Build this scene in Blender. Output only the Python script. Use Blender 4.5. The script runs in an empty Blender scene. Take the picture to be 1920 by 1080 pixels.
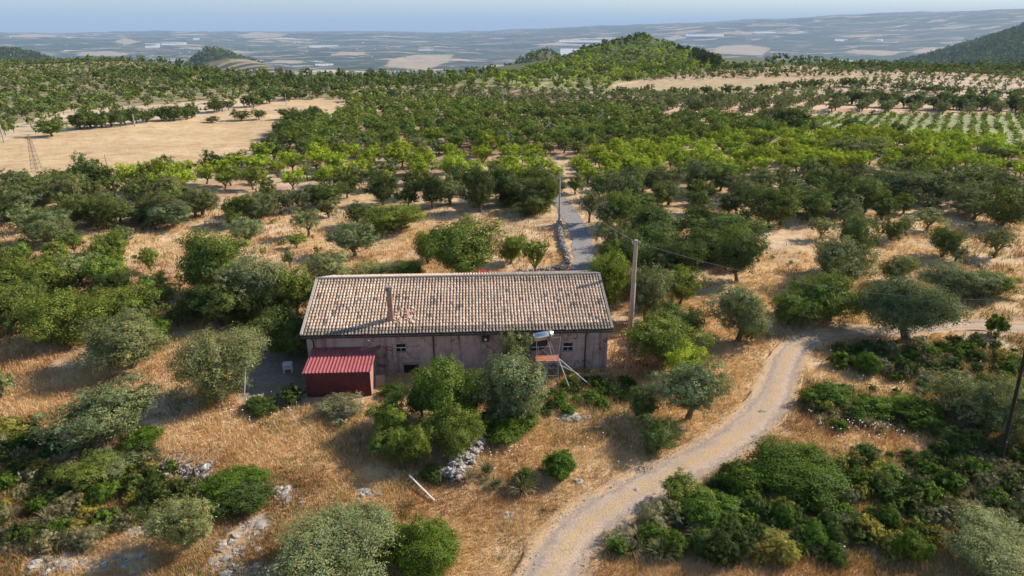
import bpy, math, random
import numpy as np
from mathutils import Vector, Matrix

R_ = math.radians
random.seed(7)
RNG = np.random.default_rng(11)
S = bpy.context.scene
COL = S.collection

# ------------------------------------------------------------------ camera, sky, sun, exposure
CAM_H = 22.0
PITCH = R_(20.80)
FPX = 1280.0                      # focal length in photo pixels (1920 wide)
cam_d = bpy.data.cameras.new('camera'); cam = bpy.data.objects.new('camera', cam_d); COL.objects.link(cam)
cam_d.sensor_width = 36; cam_d.lens = 24.0; cam_d.clip_start = 0.5; cam_d.clip_end = 250000
cam.location = (0, 0, CAM_H); cam.rotation_euler = (math.pi/2 - PITCH, 0, 0)
S.camera = cam
SUN_EL, SUN_AZ = R_(33), R_(67)   # azimuth measured from +Y (view direction) towards +X
W = bpy.data.worlds.new('World'); S.world = W; W.use_nodes = True
wn = W.node_tree.nodes; wl = W.node_tree.links
bg = wn['Background']; sky = wn.new('ShaderNodeTexSky'); sky.sky_type = 'NISHITA'; sky.sun_disc = False
sky.sun_elevation = SUN_EL; sky.sun_rotation = SUN_AZ; sky.altitude = 300; sky.air_density = 1.0; sky.dust_density = 0.6; sky.ozone_density = 2.0
wl.new(sky.outputs[0], bg.inputs[0]); bg.inputs[1].default_value = 0.112
sd = bpy.data.lights.new('sun', 'SUN'); sun = bpy.data.objects.new('sun', sd); COL.objects.link(sun)
sd.energy = 4.8; sd.angle = R_(0.53); sd.color = (1.0, 0.90, 0.76)
sdir = Vector((math.sin(SUN_AZ)*math.cos(SUN_EL), math.cos(SUN_AZ)*math.cos(SUN_EL), math.sin(SUN_EL)))
sun.rotation_euler = sdir.to_track_quat('Z', 'Y').to_euler(); sun.location = (60, 40, 80)
S.view_settings.view_transform = 'Standard'; S.view_settings.look = 'None'; S.view_settings.exposure = 0.58; S.view_settings.gamma = 1
S.render.engine = 'CYCLES'
S.cycles.max_bounces = 6; S.cycles.diffuse_bounces = 2; S.cycles.transmission_bounces = 3; S.cycles.volume_bounces = 0
S.cycles.transparent_max_bounces = 8; S.cycles.glossy_bounces = 2

CP, SP = math.cos(PITCH), math.sin(PITCH)
def ray(px, py):
    u = (px-960)/FPX; v = (py-540)/FPX
    return u, CP - v*SP, -(SP + v*CP)
def proj(x, y, z):
    x = np.asarray(x, float); y = np.asarray(y, float); z = np.asarray(z, float)
    dz = z - CAM_H
    d = y*CP - dz*SP; w = y*SP + dz*CP
    d = np.where(d < 0.5, 0.5, d)
    return 960 + FPX*x/d, 540 - FPX*w/d, d

# ------------------------------------------------------------------ noise and terrain
_T = np.random.default_rng(3).random((256, 256))
def vn(x, y, s=0):
    x = np.asarray(x, float); y = np.asarray(y, float)
    xi = np.floor(x).astype(int); yi = np.floor(y).astype(int); fx = x-xi; fy = y-yi
    fx = fx*fx*(3-2*fx); fy = fy*fy*(3-2*fy)
    a = _T[(xi+s*37) & 255, (yi+s*91) & 255]; b = _T[(xi+1+s*37) & 255, (yi+s*91) & 255]
    c = _T[(xi+s*37) & 255, (yi+1+s*91) & 255]; d = _T[(xi+1+s*37) & 255, (yi+1+s*91) & 255]
    return (a*(1-fx)+b*fx)*(1-fy) + (c*(1-fx)+d*fx)*fy
def fbm(x, y, s=0, o=4):
    t = 0; a = 1; n = 0
    for k in range(o):
        t = t + a*vn(x*2**k, y*2**k, s+k*5); n += a; a *= .5
    return t/n
def sst(a, b, x):
    t = np.clip((x-a)/(b-a), 0, 1); return t*t*(3-2*t)
EX = [-2500, 0, 200, 300, 450, 640, 830, 960, 1200, 1500, 1710, 1920, 4000]
EY = [134, 129, 127, 134, 160, 163, 158, 148, 136, 135, 140, 141, 141]
def hump(x, y, az_px, r, hgt, wx, wy, p=1.0):
    # a hill centred in the direction of photo column az_px at distance r
    a = math.atan((az_px-960)/FPX/1.05); cx, cy = r*math.sin(a), r*math.cos(a)
    ux, uy = math.cos(a), -math.sin(a)
    sx = (x-cx)*ux + (y-cy)*uy; sy = (x-cx)*(-uy) + (y-cy)*ux
    w = np.where(sx < 0, wx[0], wx[1])
    return hgt*np.exp(-((sx/w)**2 + (sy/wy)**2)**p)
HUMPS = [(2230, 3200, 195, (725, 900), 900, .8), (2030, 2000, -48, (300, 600), 350, 1), (1208, 590, 15, (84, 66), 95, .62), (1318, 560, 2.5, (30, 26), 80, 1.0), (1022, 950, -6, (62, 40), 110, .9),
         (395, 2050, -44, (100, 140), 190, .8), (520, 1900, -72, (170, 250), 260, 1), (30, 2600, -45, (540, 230), 400, 1), (210, 480, 4, (90, 60), 90, 1)]   # photo column, distance, height of the top, widths
AMP = []
def H(x, y):
    x = np.asarray(x, float); y = np.asarray(y, float)
    r = np.hypot(x, y); yy = np.maximum(y, 1)
    # column of this azimuth along the plateau edge (about z = 0, far)
    px = 960 + FPX*1.06*x/yy
    er = np.interp(px, EX, EY)
    v = (er-540)/FPX
    t = CAM_H/(SP + v*CP); ed = t*(CP - v*SP)       # y-distance of the plateau edge
    dd = np.where(y > 1, y - ed, -1)
    fall = -sst(0, 1, np.clip(dd/2600, 0, 1)**0.8)*215
    fall = np.where(dd > 0, fall, 0)
    near = (fbm(x/9, y/9, 1, 3)-.5)*0.5*sst(12, 30, np.hypot((x+3)/1.3, y-44))
    mid = (fbm(x/60, y/60, 9, 3)-.5)*5.0*sst(90, 220, r)
    z = near + mid*(1-sst(0, 300, dd)) + fall
    z = z + (fbm(x/500, y/500, 4, 4)-.5)*50*sst(800, 3000, r)
    z = z + (fbm(x/1700, y/1700, 14, 3)-.5)*100*sst(3500, 7000, r)
    for q, amp in zip(HUMPS, AMP): z = z + hump(x, y, q[0], q[1], amp, *q[3:])
    # the country beyond climbs away, most on the right
    far = sst(6500, 15000, r)
    az = np.clip(px, -400, 2600)
    top = np.interp(az, [-400, 0, 900, 1000, 1300, 1600, 1920, 2600], [150, 152, 160, 200, 350, 470, 560, 630])
    z = z + far*top - sst(17500, 24000, r)*500*np.where(px < 900, 1, .3)
    return z

for q in HUMPS:
    a = math.atan((q[0]-960)/FPX/1.05); AMP.append(0.0); AMP[-1] = q[2]-float(H(q[1]*math.sin(a), q[1]*math.cos(a)))
MARCH = np.geomspace(30, 60000, 900)
def P(px, py, dz=0.0):
    if py < 330:      # march along the line of sight
        d = ray(px, py); ts = MARCH
        for _ in range(2):
            under = CAM_H+d[2]*ts-dz <= H(d[0]*ts, d[1]*ts); k = int(np.argmax(under)) if under.any() else len(ts)-1
            lo, hi = ts[max(k-1, 0)], ts[k]; ts = np.linspace(lo, hi, 24)
        return d[0]*hi, d[1]*hi, float(H(d[0]*hi, d[1]*hi))
    dx, dy, dzr = ray(px, py); z = 0.0
    for _ in range(12):
        t = (CAM_H - z - dz)/(-dzr); z = float(H(dx*t, dy*t))
    return dx*t, dy*t, z
def inpoly(px, py, poly):
    px = np.asarray(px, float); py = np.asarray(py, float); c = np.zeros(px.shape, bool)
    n = len(poly); j = n-1
    for i in range(n):
        xi, yi = poly[i]; xj, yj = poly[j]
        if yi != yj:
            c ^= ((yi > py) != (yj > py)) & (px < (xj-xi)*(py-yi)/(yj-yi)+xi)
        j = i
    return c
def groundline(pts):
    return [P(a, b) for a, b in pts]

# ------------------------------------------------------------------ mesh and material helpers
def mk(name, verts, faces, mat=None, parent=None, smooth=False, cols=None, loc=None):
    me = bpy.data.meshes.new(name)
    if isinstance(verts, np.ndarray) and isinstance(faces, np.ndarray):
        n = len(verts); m = len(faces); k = faces.shape[1]
        me.vertices.add(n); me.vertices.foreach_set('co', verts.astype(np.float32).ravel())
        me.loops.add(m*k); me.loops.foreach_set('vertex_index', faces.astype(np.int32).ravel())
        me.polygons.add(m); me.polygons.foreach_set('loop_start', np.arange(0, m*k, k, dtype=np.int32))
        me.polygons.foreach_set('loop_total', np.full(m, k, np.int32))
        me.update(calc_edges=True)
    else:
        me.from_pydata([tuple(v) for v in verts], [], [tuple(f) for f in faces]); me.update()
    if cols is not None:      # per-vertex colours
        c = np.ones((len(me.vertices), 4), np.float32); c[:, :cols.shape[1]] = cols
        a = me.color_attributes.new('Col', 'FLOAT_COLOR', 'POINT'); a.data.foreach_set('color', c.ravel())
    if smooth: me.polygons.foreach_set('use_smooth', np.ones(len(me.polygons), bool))
    o = bpy.data.objects.new(name, me)
    if mat: me.materials.append(mat)
    COL.objects.link(o)
    if parent: o.parent = parent
    if loc: o.location = loc
    return o
def tag(o, label=None, cat=None, group=None, kind=None):
    if label: o['label'] = label
    if cat: o['category'] = cat
    if group: o['group'] = group
    if kind: o['kind'] = kind
    return o
def thing(name, label, cat, loc=(0, 0, 0), rz=0, group=None):
    o = bpy.data.objects.new(name, None); COL.objects.link(o); o.location = loc; o.rotation_euler = (0, 0, rz); o.empty_display_size = .3
    return tag(o, label, cat, group)

class MB:
    def __init__(s): s.v = []; s.f = []; s.c = []; s.col = (1, 1, 1)
    def add(s, vs, fs):
        b = len(s.v); s.v += [tuple(v) for v in vs]; s.f += [tuple(i+b for i in f) for f in fs]; s.c += [s.col]*len(vs); return s
    def box(s, x0, y0, z0, x1, y1, z1):
        return s.add([(x0,y0,z0),(x1,y0,z0),(x1,y1,z0),(x0,y1,z0),(x0,y0,z1),(x1,y0,z1),(x1,y1,z1),(x0,y1,z1)],
                     [(3,2,1,0),(4,5,6,7),(0,1,5,4),(1,2,6,5),(2,3,7,6),(3,0,4,7)])
    def tube(s, pts, rad, n=8, cap=True):
        pts = [Vector(p) for p in pts]; rs = rad if isinstance(rad, (list, tuple)) else [rad]*len(pts)
        b = []; up = Vector((0, 0, 1))
        for i, p in enumerate(pts):
            d = (pts[min(i+1, len(pts)-1)] - pts[max(i-1, 0)]).normalized()
            a = d.cross(up)
            if a.length < .05: a = d.cross(Vector((0, 1, 0)))
            a.normalize(); c = d.cross(a)
            for k in range(n):
                t = 2*math.pi*k/n; b.append(p + (a*math.cos(t)+c*math.sin(t))*rs[i])
        f = []
        for i in range(len(pts)-1):
            for k in range(n):
                f.append((i*n+k, i*n+(k+1) % n, (i+1)*n+(k+1) % n, (i+1)*n+k))
        if cap: f.append(tuple(range(n))[::-1]); f.append(tuple((len(pts)-1)*n+k for k in range(n)))
        return s.add(b, f)
    def bar(s, a, b, w, h=None):
        h = h or w; a = Vector(a); b = Vector(b); d = (b-a).normalized()
        r = d.cross(Vector((0, 0, 1)));
        if r.length < .05: r = Vector((1, 0, 0))
        r.normalize(); u = r.cross(d); vs = []
        for p in (a, b):
            for sx, sy in ((-1,-1),(1,-1),(1,1),(-1,1)): vs.append(p + r*sx*w/2 + u*sy*h/2)
        return s.add(vs, [(3,2,1,0),(4,5,6,7),(0,1,5,4),(1,2,6,5),(2,3,7,6),(3,0,4,7)])
    def build(s, name, mat, parent=None, smooth=False, loc=None, cols=False):
        return mk(name, s.v, s.f, mat, parent, smooth, np.array(s.c, np.float32) if cols else None, loc)

def nmat(name, rough=.9):
    m = bpy.data.materials.new(name); m.use_nodes = True; nt = m.node_tree
    b = nt.nodes['Principled BSDF']; b.inputs['Roughness'].default_value = rough
    b.inputs['Specular IOR Level'].default_value = .25
    return m, nt, b
def node(nt, t, **kw):
    n = nt.nodes.new(t)
    for k, v in kw.items():
        if k.startswith('i_'): n.inputs[k[2:].replace('_', ' ')].default_value = v
        else: setattr(n, k, v)
    return n
def ramp(nt, stops, interp='LINEAR'):
    r = nt.nodes.new('ShaderNodeValToRGB'); e = r.color_ramp.elements; r.color_ramp.interpolation = interp
    while len(e) > 1: e.remove(e[-1])
    e[0].position = stops[0][0]; e[0].color = (*stops[0][1], 1)
    for p, c in stops[1:]:
        q = e.new(p); q.color = (*c, 1)
    return r
def mix(nt, fac, a, b, mode='MIX'):
    m = nt.nodes.new('ShaderNodeMix'); m.data_type = 'RGBA'; m.blend_type = mode
    L = nt.links.new
    for sock, v in ((m.inputs[0], fac), (m.inputs[6], a), (m.inputs[7], b)):
        if hasattr(v, 'is_output') or hasattr(v, 'node'): L(v, sock)
        elif isinstance(v, (int, float)): sock.default_value = v
        else: sock.default_value = (*v, 1)
    return m.outputs[2]
def noisemat(name, c1, c2, scale=3, rough=.9, detail=6, bump=0, bscale=None, metal=0, c3=None, use_col=False):
    m, nt, b = nmat(name, rough); L = nt.links.new
    tc = node(nt, 'ShaderNodeTexCoord'); n = node(nt, 'ShaderNodeTexNoise', i_Scale=scale, i_Detail=detail, i_Roughness=.65)
    L(tc.outputs['Object'], n.inputs['Vector'])
    st = [(.3, c1), (.7, c2)] if c3 is None else [(.3, c1), (.55, c2), (.72, c3)]
    r = ramp(nt, st); L(n.outputs[0], r.inputs[0]); out = r.outputs[0]
    if use_col:
        a = node(nt, 'ShaderNodeVertexColor', layer_name='Col'); out = mix(nt, 1.0, out, a.outputs[0], 'MULTIPLY')
    L(out, b.inputs['Base Color']); b.inputs['Metallic'].default_value = metal
    if bump:
        n2 = node(nt, 'ShaderNodeTexNoise', i_Scale=bscale or scale*4, i_Detail=5); L(tc.outputs['Object'], n2.inputs['Vector'])
        bp = node(nt, 'ShaderNodeBump', i_Strength=bump, i_Distance=.03); L(n2.outputs[0], bp.inputs['Height']); L(bp.outputs[0], b.inputs['Normal'])
    return m

# leaves: albedo = per-leaf variation (Col) times the plant's own colour
def leafmat(name, use_obj):
    m = bpy.data.materials.new(name); m.use_nodes = True; nt = m.node_tree; nt.nodes.clear(); L = nt.links.new
    out = node(nt, 'ShaderNodeOutputMaterial'); a = node(nt, 'ShaderNodeVertexColor', layer_name='Col'); c = a.outputs[0]
    if use_obj:
        oi = node(nt, 'ShaderNodeObjectInfo'); c = mix(nt, 1.0, c, oi.outputs['Color'], 'MULTIPLY')
    d = node(nt, 'ShaderNodeBsdfDiffuse'); t = node(nt, 'ShaderNodeBsdfTranslucent'); g = node(nt, 'ShaderNodeBsdfGlossy', i_Roughness=.5)
    tc = mix(nt, 1.0, c, (1.0, 1.0, .55), 'MULTIPLY')
    L(c, d.inputs[0]); L(tc, t.inputs[0]); g.inputs[0].default_value = (.8, .8, .75, 1)
    m1 = node(nt, 'ShaderNodeMixShader', i_Fac=.24); L(d.outputs[0], m1.inputs[1]); L(t.outputs[0], m1.inputs[2])
    m2 = node(nt, 'ShaderNodeMixShader', i_Fac=.012); L(m1.outputs[0], m2.inputs[1]); L(g.outputs[0], m2.inputs[2])
    L(m2.outputs[0], out.inputs[0]); return m
M_LEAF = leafmat('foliage', True)
M_LEAFS = leafmat('foliage_mass', False)
M_BARK = noisemat('bark', (.09, .065, .045), (.22, .18, .14), 9, bump=.5)

# ------------------------------------------------------------------ ground zones (outlines on the ground, as seen in the photo)
FIELD_BIG = [(-400, 290), (0, 258), (60, 250), (140, 243), (250, 235), (370, 227), (480, 222), (560, 222), (590, 224), (555, 242), (528, 262), (515, 282), (480, 298), (380, 318), (200, 330), (0, 336), (-400, 350)]
FIELD_UP = [(352, 230), (420, 213), (480, 205), (530, 193), (590, 184), (650, 186), (640, 192), (600, 208), (585, 224), (470, 220)]
YOUNG = [(-20, 262), (20, 238), (60, 222), (130, 206), (240, 200), (300, 196), (400, 188), (480, 184), (520, 186), (430, 206), (330, 222), (200, 240), (60, 255)]
HILL_L = [(-500, 124), (0, 118), (200, 113), (300, 122), (450, 148), (640, 150), (830, 146), (850, 165), (780, 186), (650, 190), (560, 186), (480, 184), (300, 196), (130, 206), (60, 222), (20, 240), (-20, 262), (-500, 285)]
HILL_C = [(820, 152), (960, 140), (1100, 96), (1208, 55), (1300, 72), (1370, 130), (1190, 152), (1150, 158), (1150, 172), (850, 168)]
FIELD_C = [(1158, 160), (1200, 153), (1400, 147), (1590, 141), (1720, 141), (1650, 150), (1560, 157), (1480, 166), (1440, 172), (1300, 174), (1150, 176)]
BAND_R = [(1150, 160), (1190, 153), (1700, 140), (1900, 147), (2500, 147), (2500, 125), (1150, 120)]
SPARSE_R = [(1560, 160), (1700, 142), (1920, 148), (2500, 148), (2500, 184), (1920, 184), (1560, 182), (1470, 172)]
PALE = [(780, 182), (850, 168), (1150, 176), (1300, 178), (1240, 186), (1235, 207), (1000, 203), (800, 192)]
ROWS = [(1235, 187), (1450, 178), (1560, 182), (1920, 190), (2400, 200), (2400, 215), (1860, 216), (1540, 213), (1400, 214), (1235, 214)]
VINE = [(1540, 213), (1860, 216), (2400, 226), (2400, 290), (1920, 280), (1700, 266), (1560, 258), (1500, 240)]
DULL = [(515, 290), (528, 272), (560, 250), (600, 232), (650, 212), (780, 208), (1000, 218), (1235, 226), (1400, 228), (1500, 236), (1540, 252), (1400, 264), (1280, 280), (1060, 300), (1000, 290), (640, 300), (540, 300)]
BRIGHT_R = [(1060, 305), (1280, 282), (1400, 266), (1560, 262), (1700, 268), (1920, 282), (2400, 292), (2400, 380), (1920, 345), (1760, 330), (1500, 335), (1300, 355), (1100, 352), (1060, 330)]
BRIGHT_M = [(640, 300), (1000, 290), (1050, 345), (940, 350), (640, 350)]
BRIGHT_L = [(215, 362), (330, 334), (520, 306), (640, 300), (640, 352), (560, 366), (215, 380)]
DARK_L = [(-400, 372), (0, 355), (200, 350), (400, 328), (515, 300), (540, 306), (330, 336), (215, 362), (-400, 385)]
MIX_L = [(-400, 362), (215, 350), (215, 380), (560, 370), (640, 385), (600, 410), (450, 425), (330, 432), (200, 440), (80, 462), (0, 475), (-400, 520)]
MIX_R = [(1090, 352), (1300, 358), (1500, 338), (1760, 334), (1920, 350), (2400, 385), (2400, 420), (1800, 400), (1650, 418), (1450, 425), (1300, 415), (1130, 400)]
SCR_R1 = [(1545, 652), (1640, 640), (1760, 640), (1920, 655), (2300, 680), (2300, 900), (1920, 860), (1800, 830), (1770, 745), (1620, 700)]
SCR_R2 = [(1500, 718), (1600, 728), (1770, 740), (1785, 835), (1690, 812), (1560, 805), (1500, 780)]
SCR_R3 = [(1095, 1010), (1150, 972), (1250, 920), (1400, 880), (1600, 860), (1800, 850), (1920, 850), (2300, 900), (2300, 1100), (1900, 1030), (1780, 1030), (1700, 1050), (1300, 1055), (1130, 1040)]
SCR_L = [(-300, 800), (30, 800), (120, 835), (200, 850), (310, 860), (350, 900), (360, 960), (290, 985), (240, 1000), (150, 1035), (0, 1050), (-300, 1050)]
SCR_C = [(1010, 745), (1060, 712), (1190, 716), (1205, 745), (1120, 768), (1020, 785)]
OUTCROP = [[(380, 1080), (400, 1040), (450, 990), (500, 960), (510, 990), (450, 1040), (410, 1080)], [(500, 925), (530, 910), (560, 925), (540, 940), (505, 945)],
           [(40, 1080), (60, 1040), (170, 1050), (280, 1040), (270, 1080)], [(660, 935), (690, 910), (715, 925), (700, 945)], [(230, 1000), (250, 975), (300, 990), (290, 1010)],
           [(235, 850), (260, 833), (285, 845), (270, 860)], [(300, 905), (310, 865), (370, 880), (400, 885), (370, 915), (320, 930)], [(1030, 785), (1060, 776), (1100, 784), (1060, 798)]]
FARF = [[(720, 124), (735, 110), (780, 103), (852, 102), (838, 116), (800, 131), (760, 128)], [(142, 104), (150, 97), (200, 96), (242, 100), (230, 105)], [(1038, 85), (1045, 76), (1130, 76), (1120, 84)],
        [(1580, 98), (1600, 93), (1700, 97), (1660, 105)], [(1705, 99), (1730, 90), (1820, 92), (1830, 98)], [(1530, 118), (1560, 111), (1700, 118), (1715, 128), (1600, 126)], [(1335, 100), (1350, 86), (1400, 84), (1445, 90), (1430, 104)],
        [(900, 125), (930, 121), (960, 122), (950, 129)], [(618, 104), (640, 97), (680, 98), (690, 103)], [(500, 118), (520, 112), (570, 114), (560, 119)], [(450, 66), (480, 60), (540, 64), (520, 70), (460, 72)], [(1240, 72), (1270, 66), (1290, 71), (1260, 76)], [(0, 68), (60, 64), (120, 66), (60, 71)], [(210, 78), (235, 72), (262, 78), (240, 84)]]
YARD = [(470, 650), (575, 632), (580, 690), (575, 758), (520, 770), (450, 762), (455, 700)]

TRACK_PX = [(905, 1500), (940, 1300), (985, 1180), (1030, 1085), (1066, 1020), (1130, 962), (1230, 903), (1330, 852), (1400, 802), (1445, 752), (1464, 705), (1480, 665), (1520, 636), (1590, 622), (1700, 620), (1800, 610), (1925, 616), (2080, 625), (2400, 640)]
ROAD_PX = [(1066, 545), (1080, 525), (1093, 500), (1094, 470), (1084, 432), (1066, 400), (1049, 376), (1036, 358), (1026, 346)]
def smooth_line(pts, step):
    pts = [np.array(p[:2]) for p in pts]; out = []
    for i in range(len(pts)-1):
        p0 = pts[max(i-1, 0)]; p1 = pts[i]; p2 = pts[i+1]; p3 = pts[min(i+2, len(pts)-1)]
        n = max(2, int(np.linalg.norm(p2-p1)/step))
        for k in range(n):
            t = k/n; out.append(.5*((2*p1)+(p2-p0)*t+(2*p0-5*p1+4*p2-p3)*t*t+(3*p1-p0-3*p2+p3)*t**3))
    out.append(pts[-1]); return np.array(out)
TRACK = smooth_line(groundline(TRACK_PX), .25)
ROAD = smooth_line(groundline(ROAD_PX), .5)
def dist_line(x, y, line, sub=4):
    L = line[::sub]; x = np.asarray(x, float).ravel(); y = np.asarray(y, float).ravel(); d = np.full(x.shape, 1e9)
    for p in L: d = np.minimum(d, np.hypot(x-p[0], y-p[1]))
    return d

# ------------------------------------------------------------------ the ground sheet: a fan reaching the far country
def build_ground():
    na, nr = 760, 1080
    ay = -60.0
    ang = np.linspace(R_(-62), R_(62), na)
    # radii measured from an apex behind the camera, steps growing with distance
    r0, r1 = 50.0, 30000.0
    k = np.linspace(0, 1, nr); rad = ay*0 + r0*np.exp(k**1.0*math.log(r1/r0))
    A, Rr = np.meshgrid(ang, rad)
    X = Rr*np.sin(A); Y = Rr*np.cos(A) + ay
    Z = H(X, Y)
    px, py, d = proj(X, Y, Z)
    r = np.hypot(X, Y)
    n1 = fbm(X/7, Y/7, 2, 4); n2 = fbm(X/2.2, Y/2.2, 6, 3); n3 = fbm(X/40, Y/40, 8, 3)
    px = px + (n2-.5)*14; py = py + (n2-.5)*5*sst(300, 900, py)
    def C(*c): return np.array(c)[None, None, :]
    def lerp(a, b, t): return a + (b-a)*np.clip(t, 0, 1)[..., None]
    col = lerp(C(.58, .37, .18), C(.66, .48, .29), sst(.35, .7, n1))
    col = lerp(col, C(.42, .235, .11), sst(.58, .75, n2)*.6)
    col = lerp(col, C(.38, .29, .21), sst(.60, .70, fbm(X/4.5, Y/4.5, 91, 4))*.45)
    col = lerp(col, C(.60, .44, .27), sst(60, 130, r))                 # paler ground further off
    soil = lerp(C(.40, .26, .16), C(.56, .41, .27), sst(.3, .7, n1))
    for z_, m_ in ((DULL, soil), (BRIGHT_R, soil*.95), (BRIGHT_M, soil), (BRIGHT_L, soil*1.05), (ROWS, soil*1.15), (PALE, soil*.8), (BAND_R, soil)):
        col = np.where(inpoly(px, py, z_)[..., None], m_, col)
    for z_, c_ in ((HILL_L, (.33, .28, .15)), (YOUNG, (.60, .47, .32)), (HILL_C, (.33, .31, .14)), (SPARSE_R, (.56, .42, .30)), (VINE, (.30, .32, .14))):
        col = np.where(inpoly(px, py, z_)[..., None], np.array(c_)*(.8+.4*n1[..., None]), col)
    band = .5+.5*np.sin((Y*0.9 - X*.12)*.35 + n3*9)
    fld = lerp(C(.62, .455, .265), C(.53, .37, .20), band*.55 + (n3-.5)*1.2)
    for z_ in (FIELD_BIG, FIELD_UP): col = np.where(inpoly(px, py, z_)[..., None], fld, col)
    col = np.where(inpoly(px, py, FIELD_C)[..., None], lerp(C(.50, .37, .22), C(.42, .33, .19), n1), col)
    rock = lerp(C(.50, .33, .18), C(.44, .38, .32), sst(.45, .6, n2*.6+fbm(X*1.3, Y*1.3, 77, 3)*.4))
    for z_ in OUTCROP: col = np.where(inpoly(px, py, z_)[..., None], rock, col)
    for z_ in (SCR_R1, SCR_R2, SCR_R3, SCR_L): col = np.where(inpoly(px, py, z_)[..., None], lerp(C(.20, .15, .07), C(.42, .27, .13), sst(.4, .7, n1)), col)
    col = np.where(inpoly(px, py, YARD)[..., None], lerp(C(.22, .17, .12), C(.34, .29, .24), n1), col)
    # how much of the patchwork of far fields shows (0 near, 1 in the lowland), 0.5 marks dark wooded or terraced hills
    val = sst(900, 1500, r)
    woods = hump(X, Y, 30, 2600, 1, (680, 330), 500, 1) + hump(X, Y, 2230, 3200, 1, (1300, 1500), 1300, 1) + hump(X, Y, 2030, 2000, 1, (450, 800), 500, 1) + .9*hump(X, Y, 392, 2070, 1, (150, 170), 170, 1)
    ridge = hump(X, Y, 1022, 950, 1, (120, 90), 160, .9)
    terr = hump(X, Y, 520, 1880, 1, (260, 300), 330, 1)
    col = np.where((ridge > .3)[..., None], lerp(C(.20, .16, .09), C(.09, .10, .04), n1*1.2), col)
    for z_ in FARF:
        q_ = inpoly(px, py, z_) & (r > 2400); col = np.where(q_[..., None], lerp(C(.38, .28, .19), C(.52, .41, .29), n3), col); farf = q_ if z_ is FARF[0] else (farf | q_)
    rest = (dd_out(X, Y) > 0) & (r < 1500)
    col = np.where((rest & (ridge <= .3))[..., None], C(.10, .12, .05)*(.6+.8*n1[..., None]), col)
    wd = sst(.25, .45, woods); col = lerp(col, C(.035, .06, .022)*(.6+.8*n2[..., None]), wd)
    val = val*(1-wd)*(1-sst(.2, .35, ridge))*np.where(farf, .12, 1)
    V = np.stack([X.ravel(), Y.ravel(), Z.ravel()], 1)
    i = np.arange(na*nr).reshape(nr, na)
    F = np.stack([i[:-1, :-1].ravel(), i[:-1, 1:].ravel(), i[1:, 1:].ravel(), i[1:, :-1].ravel()], 1)
    o = mk('ground', V, F, None, None, True, col.reshape(-1, 3))
    for nm, arr in (('valley', val), ('terrace', sst(.3, .5, terr)*(1-wd))):
        a = o.data.attributes.new(nm, 'FLOAT', 'POINT'); a.data.foreach_set('value', arr.astype(np.float32).ravel())
    tag(o, kind='structure')
    m, nt, b = nmat('ground', .95); L = nt.links.new
    geo = node(nt, 'ShaderNodeNewGeometry'); pos = geo.outputs['Position']
    vc = node(nt, 'ShaderNodeVertexColor', layer_name='Col').outputs[0]
    # near: fine grassy and stony grain
    na_ = node(nt, 'ShaderNodeTexNoise', i_Scale=2.6, i_Detail=9, i_Roughness=.75); L(pos, na_.inputs['Vector'])
    rr = ramp(nt, [(.30, (.62, .56, .50)), (.5, (1, 1, 1)), (.68, (1.22, 1.25, 1.3))]); L(na_.outputs[0], rr.inputs[0])
    nb = node(nt, 'ShaderNodeTexNoise', i_Scale=.32, i_Detail=6, i_Roughness=.7); L(pos, nb.inputs['Vector'])
    rb = ramp(nt, [(.34, (.78, .70, .60)), (.55, (1, 1, 1)), (.7, (1.08, 1.14, 1.2))]); L(nb.outputs[0], rb.inputs[0])
    near = mix(nt, 1, mix(nt, 1, vc, rr.outputs[0], 'MULTIPLY'), rb.outputs[0], 'MULTIPLY')
    # lowland: patchwork of fields, orchards, hedges
    mp = node(nt, 'ShaderNodeMapping'); L(pos, mp.inputs[0]); mp.inputs['Rotation'].default_value = (0, 0, .5); mp.inputs['Scale'].default_value = (.0016, .0042, 0)
    w = node(nt, 'ShaderNodeTexNoise', i_Scale=.0015, i_Detail=3); L(pos, w.inputs['Vector'])
    ad = node(nt, 'ShaderNodeMixRGB', blend_type='ADD'); ad.inputs[0].default_value = .9; L(mp.outputs[0], ad.inputs[1]); L(w.outputs['Color'], ad.inputs[2])
    vo = node(nt, 'ShaderNodeTexVoronoi', distance='CHEBYCHEV', i_Scale=1.0, i_Randomness=.85); L(ad.outputs[0], vo.inputs['Vector'])
    sep = node(nt, 'ShaderNodeSeparateColor'); L(vo.outputs['Color'], sep.inputs[0])
    r1_ = ramp(nt, [(0, (.018, .045, .022)), (.22, (.035, .05, .03)), (.40, (.07, .08, .045)), (.55, (.022, .06, .022)), (.70, (.17, .13, .09)), (.79, (.40, .29, .20)), (.87, (.05, .055, .035)), (.95, (.55, .43, .32))], 'CONSTANT')
    L(sep.outputs[0], r1_.inputs[0])
    vo2 = node(nt, 'ShaderNodeTexVoronoi', distance='MANHATTAN', i_Scale=2.7, i_Randomness=.9); L(ad.outputs[0], vo2.inputs['Vector'])
    sep2 = node(nt, 'ShaderNodeSeparateColor'); L(vo2.outputs['Color'], sep2.inputs[0])
    r2_ = ramp(nt, [(0, (.02, .045, .022)), (.35, (.045, .055, .032)), (.6, (.14, .11, .075)), (.74, (.36, .27, .19)), (.85, (.03, .05, .03)), (.95, (.55, .44, .33))], 'CONSTANT')
    L(sep2.outputs[1], r2_.inputs[0])
    gt = node(nt, 'ShaderNodeMath', operation='GREATER_THAN'); gt.inputs[1].default_value = .42; L(sep.outputs[2], gt.inputs[0])
    patch = mix(nt, gt.outputs[0], r1_.outputs[0], r2_.outputs[0])
    nd = node(nt, 'ShaderNodeTexNoise', i_Scale=.006, i_Detail=9, i_Roughness=.85); L(pos, nd.inputs['Vector'])
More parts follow.
